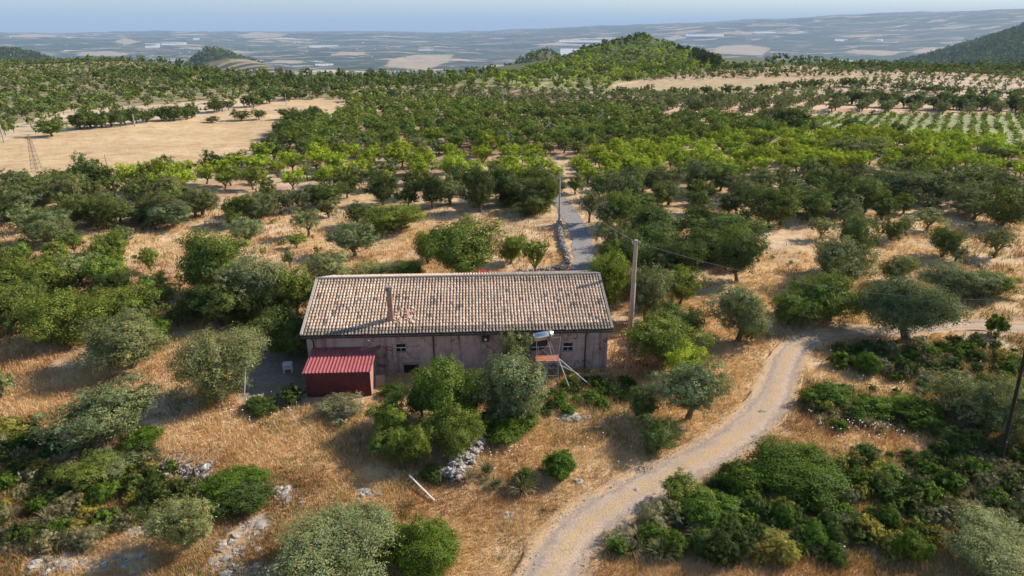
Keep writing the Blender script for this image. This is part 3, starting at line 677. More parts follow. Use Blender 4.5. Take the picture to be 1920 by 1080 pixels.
M_BLUE = noisemat('blue_plastic', (.02, .05, .25), (.04, .09, .35), 4, .5)
p = P(443, 727); mb = MB(); mb.tube([(0, 0, 0), (0, 0, .03), (0, 0, .5), (0, 0, .52)], [.2, .24, .28, .29], 14); b_ = mb.build('barrel', M_BLUE, None, True, p); tag(b_, 'small blue plastic barrel in the shade under an olive', 'barrel')
mb = MB(); mb.tube([(0, 0, .49), (0, 0, .53)], .295, 14); mb.build('rim', M_BLUE, b_)
p = P(714, 726); mb = MB(); mb.box(-.3, -.03, 0, .28, .02, .8); c_ = mb.build('plywood_board', M_WOOD, None, False, p); c_.rotation_euler = (R_(-14), 0, R_(5)); tag(c_, 'pale wooden board leaning upright beside the shed', 'board')
# timber lying in the grass
a, b_ = Vector(P(768, 900)), Vector(P(815, 942))
mb = MB(); mb.bar((0, 0, .28), tuple(b_-a+Vector((0, 0, .10))), .07); o = mb.build('timber_pole', M_WHITE, None, loc=tuple(a)); tag(o, 'long white stick lying slanted in the dry grass', 'pole')
p = P(826, 912); mb = MB(); mb.tube([(0, 0, -.1), (.05, 0, .85)], .022, 6); o = mb.build('thin_post', M_WOOD, None, loc=p); tag(o, 'thin upright stake near the dry stone wall', 'stake')

# red car behind the ridge
def car():
    M_CAR = noisemat('red_car_paint', (.48, .02, .03), (.52, .03, .035), 1, .25); M_TYRE = noisemat('tyre_rubber', (.02, .02, .02), (.035, .035, .035), 5, .8)
    g = Vector(P(895, 520))
    Yc = HO.y + 2*RUN + 5.3; zt = wptY(895, 517, Yc).z; x = gx(895, Yc, zt)
    c = thing('parked_car', 'red car parked behind the farmhouse with only its roof showing', 'car', (x, Yc, float(H(x, Yc))), R_(90))
    Z = max(1.5, zt - float(H(x, Yc))); k = Z/1.5
    prof = [(-2.1, .35), (-2.12, .75), (-1.95, .95), (-1.35, 1.02), (-.75, 1.44), (-.1, 1.5), (.9, 1.48), (1.65, 1.1), (2.0, 1.0), (2.08, .6), (2.05, .32)]
    V = []; F = []
    for s_ in (-1, 1):
        for (a, z) in prof: V.append((a, s_*(.86 if z < 1.1 else .66)*1.15, z*k))
    n = len(prof)
    for i in range(n-1): F.append((i, i+1, n+i+1, n+i))
    F += [tuple(range(n))[::-1], tuple(range(n, 2*n)), (0, n, 2*n-1, n-1)]
    o = mk('body', V, F, M_CAR, c); bv = o.modifiers.new('b', 'BEVEL'); bv.width = .07; bv.segments = 3
    for s_ in (-1, 1):
        mb = MB(); y = s_*.985; mb.add([(-1.1, y, 1.06*k), (-.72, s_*.78, 1.38*k), (.85, s_*.78, 1.40*k), (1.4, y, 1.1*k)], [(0, 1, 2, 3)]); mb.build('side_window', M_GLASS, c)
        mb = MB(); mb.tube([(1.45 if s_ > 0 else 1.45, s_*.6, .72), (2.12, s_*.6, .72)], .1, 10); mb.build('headlight', M_WHITE, c)
        for a in (-1.3, 1.3):
            mb = MB(); mb.tube([(a, s_*.78, .32), (a, s_*1.0, .32)], .32, 20); w_ = mb.build('wheel', M_TYRE, c); mb = MB(); mb.tube([(a, s_*.98, .32), (a, s_*1.015, .32)], .19, 14); mb.build('rim', M_STEEL, w_)
    return c
car()

# ------------------------------------------------------------------ poles, pylon and wires
M_CPOLE = noisemat('concrete_pole', (.34, .26, .21), (.46, .37, .31), 3, .9, 6, .2)
M_WPOLE = noisemat('grey_pole', (.30, .28, .26), (.42, .40, .37), 4, .9)
M_TARRED = noisemat('tarred_wood', (.018, .014, .011), (.04, .03, .024), 6, .9)
M_WIRE = noisemat('overhead_wire', (.25, .25, .25), (.3, .3, .3), 3, .5)
tops = {}
def pole(name, px, pyb, pyt, r0, r1, label, mat, group=None, arm=True):
    x, y, z = P(px, pyb); t = wptY(px, pyt, y); h = t.z - z
    o = thing(name, label, 'utility pole', (x, y, z), 0, group)
    mb = MB(); mb.tube([(0, 0, -.3), (0, 0, h*.5), (0, 0, h)], [r0, (r0+r1)/2, r1], 12); mb.build('shaft', mat, o)
    if arm:
        mb = MB(); mb.tube([(-.28, 0, h-.25), (.28, 0, h-.25)], .03, 6); mb.tube([(-.25, 0, h-.25), (-.25, 0, h-.08)], .05, 6); mb.tube([(.25, 0, h-.25), (.25, 0, h-.08)], .05, 6); mb.build('insulator_arm', M_STEEL, o)
    tops[label] = Vector((x, y, z+h-.12)); return label
k1 = pole('utility_pole', 1181, 628, 450, .20, .14, 'thick pinkish concrete pole standing just right of the farmhouse', M_CPOLE)
o = [q for q in COL.objects if q.name.startswith('utility_pole')][-1]
mb = MB(); mb.tube([(.20, 0, 0), (.17, 0, 4.2)], .03, 6); mb.build('conduit', M_WHITE, o)
k2 = pole('utility_pole', 1048, 420, 327, .12, .09, 'grey utility pole between the roadside wall and asphalt road', M_WPOLE)
k3 = pole('utility_pole', 1004, 335, 289, .11, .08, 'utility pole among bright almonds, second beyond the farmhouse road', M_WPOLE)
k4 = pole('utility_pole', 980, 308, 272, .11, .08, 'utility pole in the orchard, third one up the line', M_WPOLE)
k5 = pole('utility_pole', 952, 284, 247, .14, .10, 'pale pole where the wires bend towards the right hillside', M_WPOLE)
k6 = pole('utility_pole', 699, 295, 262, .10, .07, 'lone thin pale pole in the dull green orchard', M_WPOLE)
k7 = pole('utility_pole', 253, 238, 214, .14, .10, 'leaning pale pole at the near hedge of the golden field', M_WPOLE, arm=False)
pole('utility_pole', 418, 210, 192, .12, .09, 'pole before the dark hedge at the upper field', M_WPOLE, arm=False)
pole('utility_pole', 537, 197, 176, .10, .08, 'thin pole in the middle of the upper stubble field', M_WPOLE, arm=False)
pole('utility_pole', 618, 181, 156, .14, .1, 'pole at the far top corner of the upper stubble field', M_WPOLE, arm=False)
pole('utility_pole', 8, 268, 232, .14, .1, 'pole at the left end of the golden field', M_WPOLE, arm=False)
pole('utility_pole', 203, 322, 290, .1, .08, 'thin pole at the low edge of the golden field', M_WPOLE, arm=False)
k8 = pole('utility_pole', 1030, 262, 229, .11, .08, 'pole carrying wires above the dull green orchard, first past the bend', M_WPOLE)
k9 = pole('utility_pole', 1129, 246, 211, .11, .08, 'pole at the far end of the visible wires', M_WPOLE)
def wire(a, b, sag, label, r=.015):
    pts = [a.lerp(b, t/16)-Vector((0, 0, sag*4*(t/16)*(1-t/16))) for t in range(17)]
    o = pts[0].copy(); mb = MB(); mb.tube([p-o for p in pts], r, 5); q = mb.build('overhead_wire', M_WIRE, None, loc=tuple(o)); tag(q, label, 'wire', 'overhead wires')
T = tops
wire(T[k1], T[k2], .9, 'wire from the thick concrete pole to the roadside pole'); wire(T[k2], T[k3], 1.0, 'wire between the roadside pole and the almond pole', .02)
wire(T[k3], T[k4], .6, 'short wire between the second and third orchard poles', .02); wire(T[k4], T[k5], .8, 'wire rising to the pole at the bend', .022)
wire(T[k5], T[k8], 2.2, 'sagging pale wire right of the bend pole', .045); wire(T[k8], T[k9], 2.2, 'last sagging pale wire over the dull orchard', .045)
wire(T[k1], wptY(2000, 560, 44), 1.5, 'long thin wire crossing the dry grass on the right', .014)
# dark leaning wooden pole on the right
x, y, z = P(1872, 882); t_ = wptY(1924, 655, y-.3)
o = thing('utility_pole', 'dark tarred leaning pole rising out of the scrub at right', 'utility pole', (x, y, z))
d = (t_-Vector((x, y, z)))
mb = MB(); mb.tube([(-d.x*.03, 0, -.3), tuple(d*.5), tuple(d*1.25)], [.10, .085, .075], 10); mb.build('shaft', M_TARRED, o)
mb = MB(); a = Vector(P(1872, 868)); b2 = wptY(1888, 828, y-.2); mb.tube([tuple(a-Vector((x, y, z))), tuple(b2-Vector((x, y, z)))], .018, 5); mb.build('stay_rod', M_WHITE, o)
M_PYL = noisemat('pylon_steel', (.20, .16, .13), (.30, .25, .21), 3, .7)
# lattice pylon by the golden field
x, y, z = P(70, 322); tz = wptY(62, 254, y).z - z
py_ = thing('lattice_pylon', 'slender brownish lattice mast standing at the edge of the golden field', 'pylon', (x, y, z)); mb = MB(); w_ = .6
lv = 9
for a in (-1, 1):
    for b_ in (-1, 1): mb.tube([(a*w_, b_*w_, -.3), (a*.12, b_*.12, tz)], .035, 4)
mb.build('legs', M_PYL, py_); mb = MB()
for k in range(lv):
    z0, z1 = tz*k/lv, tz*(k+1)/lv; w0, w1 = w_+(.12-w_)*k/lv, w_+(.12-w_)*(k+1)/lv  # narrowing
    for (a, b_, c_, d_) in ((-1, -1, 1, -1), (1, -1, 1, 1), (1, 1, -1, 1), (-1, 1, -1, -1)):
        mb.tube([(a*w0, b_*w0, z0), (c_*w1, d_*w1, z1)], .016, 4)
        mb.tube([(c_*w1, d_*w1, z1), (a*w1, b_*w1, z1)], .025, 4)
mb.build('lattice', M_PYL, py_)
mb = MB(); mb.tube([(-.7, 0, tz-.3), (.7, 0, tz-.3)], .05, 5); mb.build('crossarm', M_PYL, py_)

# ------------------------------------------------------------------ dry stone walls and rocks
M_ROCK = noisemat('limestone', (.20, .175, .15), (.42, .39, .355), 3.5, .95, 8, .6, 10, c3=(.56, .54, .51), use_col=True)
ICO = None
def rock_mesh(mb, c, s, rg, flat=1.0):
    # lumpy faceted stone
    global ICO
    if ICO is None:
        import bmesh
        b = bmesh.new(); bmesh.ops.create_icosphere(b, subdivisions=1, radius=1)
        ICO = ([tuple(v.co) for v in b.verts], [tuple(v.index for v in f.verts) for f in b.faces]); b.free()
    rot = Matrix.Rotation(rg.uniform(0, 6.28), 3, 'Z') @ Matrix.Rotation(rg.uniform(-.5, .5), 3, 'X')
    vs = []
    for v in ICO[0]:
        k = rg.uniform(.72, 1.1); q = rot @ Vector((v[0]*s[0]*k, v[1]*s[1]*k, v[2]*s[2]*k*flat)); vs.append((q.x+c[0], q.y+c[1], q.z+c[2]))
    g = rg.uniform(.75, 1.1); mb.col = (g, g*.98, g*.96); mb.add(vs, ICO[1])
def stone_wall(px_pts, width, height, n_per_m, label, seed):
    rg = random.Random(seed); ln = smooth_line(groundline(px_pts), .1); o = ln[0]; mb = MB(); acc = 0
    for i in range(1, len(ln)):
        acc += np.linalg.norm(ln[i]-ln[i-1])*n_per_m; t = (ln[i]-ln[i-1]); t = t/max(np.linalg.norm(t), 1e-6); nrm = np.array((t[1], -t[0]))
        while acc > 0:
            acc -= 1; w = rg.uniform(-.5, .5)*width; hh = height*(1-(abs(w)/width*1.5)**2)*rg.uniform(.1, 1)
            p = ln[i]+nrm*w; s_ = rg.choice([rg.uniform(.06, .12), rg.uniform(.09, .19)]); rock_mesh(mb, (p[0]-o[0], p[1]-o[1], float(H(*p))+hh*.95), (s_*1.25, s_, s_*.7), rg)
    w_ = mb.build('dry_stone_wall', M_ROCK, None, loc=(o[0], o[1], 0), cols=True); tag(w_, label, 'stone wall')
stone_wall([(912, 800), (897, 820), (884, 842), (868, 868), (852, 895), (845, 905)], 1.3, .75, 90, 'tumbled grey dry stone wall running down from the central trees', 1)
stone_wall([(1048, 418), (1050, 440), (1057, 465), (1064, 484), (1062, 498), (1040, 508), (1005, 514), (970, 515)], .6, .55, 60, 'pale dry stone wall curving along the asphalt road', 2)
stone_wall([(1300, 382), (1322, 380), (1346, 378)], .7, .6, 30, 'short pale stone wall among dark trees right of the road', 3)
stone_wall([(80, 492), (110, 484), (140, 478)], .9, .4, 28, 'low heap of stones in the dry grass at left', 4)
stone_wall([(300, 545), (318, 560), (322, 575)], .8, .5, 28, 'broken stone wall behind the two olives left of the house', 5)
stone_wall([(480, 665), (520, 655), (565, 645)], .6, .35, 24, 'low row of stones at the back of the concrete yard', 6)
def rock(px, py, s, label, seed):
    rg = random.Random(seed); x, y, z = P(px, py); mb = MB()
    for k in range(5): rock_mesh(mb, (rg.uniform(-.5, .5)*s, rg.uniform(-.4, .4)*s, .02), (s*rg.uniform(.3, .55), s*rg.uniform(.3, .45), s*.22), rg)
    tag(mb.build('limestone_rock', M_ROCK, None, loc=(x, y, z), cols=True), label, 'rock', 'pale limestone rocks')
for a in ((952, 968, .45, 'flat white rock in the orange grass left of the track'), (1080, 906, .5, 'pale rock at the foot of the small bush beside the track'), (1072, 787, .9, 'long low rock shelf below the green weeds'),
          (1048, 868, .45, 'grey rock on the shaded side of the small bush'), (1195, 920, .4, 'flat pale stone set in the gravel track'), (1610, 912, .8, 'pale rock between the big dark bush and scrub'), (1430, 773, .4, 'white stone patch on the track bend'),
          (527, 922, .55, 'pale rock at the shadow edge right of the dark bush'), (690, 925, .5, 'pale rock above the bottom shrubs'), (1745, 878, .4, 'small pale rock lost in the right scrub'),
          (262, 845, .6, 'white rocks below the front left olive'), (420, 1020, .5, 'grey rock beside the lower left olive shrub'), (60, 1060, .5, 'pale rock at the lower left corner'), (1215, 850, .35, 'little stone by the dark round bush')):
    rock(a[0], a[1], a[2], a[3], a[0])
rg = random.Random(33); mb = MB()
for poly in OUTCROP:
    xs = [p[0] for p in poly]; ys = [p[1] for p in poly]; n = int((max(xs)-min(xs))*(max(ys)-min(ys))/60)+12
    for k in range(n):
        a, b = rg.uniform(min(xs)-6, max(xs)+6), rg.uniform(min(ys)-4, max(ys)+4)
        if not inpoly(a, b, poly) and rg.random() < .7: continue
        x, y, z = P(a, b); s_ = rg.uniform(.04, .15)*(1.9 if rg.random() < .15 else 1); rock_mesh(mb, (x, y, z), (s_*1.3, s_, s_*.4), rg)
tag(mb.build('stony_ground', M_ROCK, None, cols=True), 'half buried pale limestone fragments in the dry grass', 'stones', None, 'stuff')
# heap of rubble with a bucket
rg = random.Random(9); x, y, z = P(345, 890); mb = MB()
for k in range(70): rock_mesh(mb, (rg.uniform(-1.4, 1.4), rg.uniform(-.9, .9), rg.uniform(0, .3)), (rg.uniform(.06, .2), rg.uniform(.05, .14), rg.uniform(.04, .1)), rg)
for k in range(16):
    a = rg.uniform(0, 3.1); c_ = (rg.uniform(-1.2, 1.2), rg.uniform(-.8, .8), rg.uniform(.2, .4)); mb.col = (.6, .5, .4); mb.bar(c_, (c_[0]+math.cos(a)*.8, c_[1]+math.sin(a)*.8, c_[2]+rg.uniform(-.1, .2)), .06)
tag(mb.build('rubble_heap', M_ROCK, None, loc=(x, y, z), cols=True), 'heap of rubble and broken boards at the edge of the left scrub', 'rubble', kind='stuff')
x, y, z = P(384, 884); mb = MB(); mb.tube([(-.25, 0, .2), (-.24, 0, .2), (.22, .05, .26)], [.14, .16, .19], 14); b_ = mb.build('bucket', M_WHITE, None, True, (x, y, z)); tag(b_, 'white bucket lying on its side by the rubble', 'bucket')
mb = MB(); mb.tube([(.22, .05, .26), (.25, .05, .265)], .2, 14); mb.build('rim', M_STEEL, b_)
x, y, z = P(328, 872); mb = MB(); mb.bar((-.4, -.35, .3), (.4, -.35, .38), .05); mb.bar((-.4, .35, .5), (.4, .35, .58), .05); mb.bar((-.4, -.35, .3), (-.4, .35, .5), .05); mb.bar((.4, -.35, .38), (.4, .35, .58), .05); mb.bar((0, -.35, .34), (0, .35, .54), .04)
tag(mb.build('old_window_frame', M_WOOD, None, loc=(x, y, z)), 'discarded wooden window frame on top of the rubble', 'window frame')


# ------------------------------------------------------------------ plants: crowns made of many small leaves
def crown(shape, n, leaf, seed):
    rg = np.random.default_rng(seed)
    if shape == 'olive': nl, rr, rs, zf = 20, .68, (.20, .42), 1.0
    elif shape == 'broad': nl, rr, rs, zf = 24, .72, (.15, .36), .9
    elif shape == 'pine': nl, rr, rs, zf = 22, .62, (.20, .34), 1.0
    else: nl, rr, rs, zf = 26, .68, (.18, .38), .95
    d = rg.normal(size=(nl, 3)); d /= np.linalg.norm(d, axis=1)[:, None]
    if shape in ('mound',): d[:, 2] = np.abs(d[:, 2])*1.0-.25
    else: d[:, 2] = d[:, 2]*.85+.02
    c = d*rr*rg.uniform(.45, 1.18, (nl, 1)); r = rg.uniform(*rs, nl); c[0] = (0, 0, .0); r[0] = .55; c[1] = (.12, 0, -.3); r[1] = .45
    ncl = max(12, n//20) if n > 500 else max(10, n//9)
    li = rg.choice(nl, ncl, p=r**2/np.sum(r**2))
    u = rg.normal(size=(ncl, 3)); u /= np.linalg.norm(u, axis=1)[:, None]; u[:, 2] += .12
    ex = np.where(rg.random((ncl, 1)) < .10, rg.uniform(1.1, 1.45, (ncl, 1)), rg.uniform(.74, 1.08, (ncl, 1))); cp = c[li] + u*r[li][:, None]*ex
    tone = rg.normal(1, .20, ncl)*(1+.10*(r[li]-.35)/.1*.3); hue = rg.normal(0, .06, ncl)
    k = rg.integers(0, ncl, n)
    sg = {'olive': .046, 'broad': .052, 'pine': .045, 'mound': .046}[shape]*(1 if n > 500 else 2.0)
    p = cp[k] + rg.normal(0, sg, (n, 3))
    p[:, 2] = np.maximum(p[:, 2], -.98 if shape != 'mound' else -.9)
    nn = u[k]*1.25 + rg.normal(0, .52, (n, 3)); nn[:, 2] += .15; nn /= np.linalg.norm(nn, axis=1)[:, None]
    a = rg.normal(size=(n, 3)) + (u[k]*.6 + np.array([0, 0, .5]) if shape in ('olive', 'pine') else 0); a -= nn*np.sum(a*nn, 1)[:, None]; a /= np.linalg.norm(a, axis=1)[:, None]
    b = np.cross(nn, a); s = rg.uniform(.6, 1.35, (n, 1))*leaf
    wr = {'olive': .34, 'broad': .52, 'pine': .30, 'mound': .42}[shape]
    L = a*s; Wd = b*s*wr
    V = np.stack([p-L, p+Wd-L*.1, p+L, p-Wd-L*.1], 1).reshape(-1, 3)
    F = np.arange(n*4).reshape(n, 4)
    t = tone[k]*rg.uniform(.82, 1.2, n)
    C = np.stack([t*(1+hue[k]*1.6), t, t*(1-hue[k])], 1); C = np.repeat(np.clip(C, .25, 2), 4, 0)
    return V, F, C
def crown_mesh(shape, n, leaf, seed):
    V, F, C = crown(shape, n, leaf, seed); o = mk('crown', V, F, M_LEAF, None, False, C); me = o.data
    bpy.data.objects.remove(o); return me
def trunk_mesh(seed, limbs=5, spread=.5, stem=.38, rad=.075):
    rg = random.Random(seed); mb = MB(); lean = (rg.uniform(-.08, .08), rg.uniform(-.08, .08))
    mb.tube([(0, 0, -.06), (0, 0, .04), (lean[0]*.5, lean[1]*.5, stem*.6), (lean[0], lean[1], stem)], [rad*1.5, rad*1.05, rad*.85, rad*.8], 8)
    for k in range(limbs):
        a = 6.283*k/limbs+rg.uniform(-.4, .4); q = spread*rg.uniform(.6, 1.1); h = rg.uniform(.75, 1.0)
        p0 = Vector((lean[0], lean[1], stem-.03)); p2 = Vector((math.cos(a)*q, math.sin(a)*q, h)); p1 = p0.lerp(p2, .5)+Vector((rg.uniform(-.06, .06), rg.uniform(-.06, .06), -.03))
        mb.tube([p0, p1, p2], [rad*.6, rad*.36, rad*.12], 6)
        for j in range(2):
            p3 = p1.lerp(p2, rg.uniform(.1, .5)); b = a+rg.uniform(-1.2, 1.2); mb.tube([p3, p3+Vector((math.cos(b)*.25, math.sin(b)*.25, rg.uniform(.08, .22)))], [rad*.25, rad*.08], 5)
    o = mb.build('trunk', M_BARK); me = o.data; bpy.data.objects.remove(o); return me
PROTO = {}
def proto(shape, lod, i):
    key = (shape, lod, i)
    if key not in PROTO:
        n, leaf = {-1: (48000, .023), 0: (26000, .031), 1: (14000, .038), 2: (4200, .060), 3: (800, .115)}[lod]
        if shape in ('mound', 'pine'): n = int(n*1.15)
        if shape == 'broad': leaf *= .85
        PROTO[key] = crown_mesh(shape, n, leaf, 100+i*7+lod*31+sum(map(ord, shape)))
    return PROTO[key]
TRK = {'o': [trunk_mesh(k, 5, .5, .34, .085) for k in range(3)], 'b': [trunk_mesh(20+k, 6, .62, .30, .07) for k in range(3)], 'p': [trunk_mesh(40+k, 4, .2, .6, .06) for k in range(2)]}
# kind -> name, category, crown shape, trunk set, own colour of the leaves (albedo), share of height below the crown
KIND = {
 'olive': ('olive_tree', 'olive tree', 'olive', 'o', (.205, .228, .094), .02),
 'pale': ('olive_tree', 'olive tree', 'olive', 'o', (.270, .290, .115), .02),
 'dolive': ('olive_tree', 'olive tree', 'olive', 'o', (.175, .195, .075), .0),
 'carob': ('carob_tree', 'carob tree', 'broad', 'b', (.165, .210, .036), -.06),
 'dcarob': ('carob_tree', 'carob tree', 'broad', 'b', (.120, .155, .036), -.06),
 'almond': ('almond_tree', 'almond tree', 'broad', 'b', (.335, .405, .036), .1),
 'dalmond': ('almond_tree', 'almond tree', 'broad', 'b', (.185, .235, .045), .08),
 'fig': ('fig_tree', 'fig tree', 'broad', 'b', (.185, .250, .036), -.05),
 'pine': ('pine_tree', 'pine tree', 'pine', 'p', (.080, .105, .024), .05),
 'lentisk': ('lentisk_shrub', 'shrub', 'mound', None, (.110, .175, .020), 0),
 'dlentisk': ('lentisk_shrub', 'shrub', 'mound', None, (.085, .120, .026), 0),
 'broom': ('broom_shrub', 'shrub', 'mound', None, (.32, .28, .055), 0),
 'grey': ('grey_shrub', 'shrub', 'olive', None, (.27, .25, .13), 0),
 'rust': ('rusty_shrub', 'shrub', 'mound', None, (.38, .21, .06), 0),
 'sap': ('almond_sapling', 'young almond tree', 'broad', None, (.30, .36, .06), 0),
}
NUM = {}
def plant(kind, x, y, z, R, rz, trunk, label, group=None, tone=1.0, lod=None, seed=None):
    name, cat, shape, tk, colr, _ = KIND[kind]
    d = math.hypot(x, y); pxr = R*FPX/max(d, 5)
    i = NUM[name] = NUM.get(name, 0)+1
    if lod is None: lod = 0 if pxr > 62 else 1 if pxr > 34 else 2 if pxr > 13 else 3
    if pxr > 95 and lod == 0: lod = -1
    me = proto(shape, lod, (seed if seed is not None else i*7) % (4 if lod < 2 else 5))
    rg = random.Random(i*13+len(label)); rz_ = rg.uniform(0, 6.28); h = rg.uniform(-.08, .08)
    c = (colr[0]*tone*(1+h), colr[1]*tone, colr[2]*tone*(1-h), 1)
    if tk is None:
        o = bpy.data.objects.new(name, me); COL.objects.link(o); o.location = (x, y, z+rz*.55); o.scale = (R, R*rg.uniform(.9, 1.1), rz); o.rotation_euler = (0, 0, rz_); o.color = c
        return tag(o, label, cat, group)
    t = thing(name, label, cat, (x, y, z), rz_, group)
    o = bpy.data.objects.new('crown', me); COL.objects.link(o); o.parent = t; o.location = (0, 0, trunk+rz); o.scale = (R, R*rg.uniform(.9, 1.1), rz); o.color = c
    if pxr > 6:
        q = bpy.data.objects.new('trunk', TRK[tk][i % len(TRK[tk])]); COL.objects.link(q); q.parent = t; hh = trunk+rz*1.15; q.scale = (R, R, hh)
    return t
def boxed(kind, x0, y0, x1, y1, label, trunk=None, tone=1.0, seed=None):
    """a plant standing on the ground, sized from how it spans the photo"""
    cx, cy = (x0+x1)/2, (y0+y1)/2; tr = KIND[kind][5] if trunk is None else trunk*(0 if kind == 'pine' else .5)
    X, Y, Z = P(cx, y1)
    for _ in range(4):
        d = Y*CP+(CAM_H-Z)*SP; s = FPX/d; R = (x1-x0)/2/s*1.08; hp = (y1-y0)/2/s; th = math.atan2(CAM_H-Z, Y)
        q = (hp**2-(R*math.sin(th))**2)/math.cos(th)**2; rz = math.sqrt(max(q, 0)); rz = min(max(rz, .42*R), 1.5*R)
        t = tr*rz*2; zc = (t+rz) if KIND[kind][3] else rz*.55
        X, Y, Z = P(cx, cy, zc) if True else 0
    X, Y = P(cx, cy, zc)[:2]; Z = float(H(X, Y))
    plant(kind, X, Y, Z, R, rz, t, label, None, tone, None, seed)

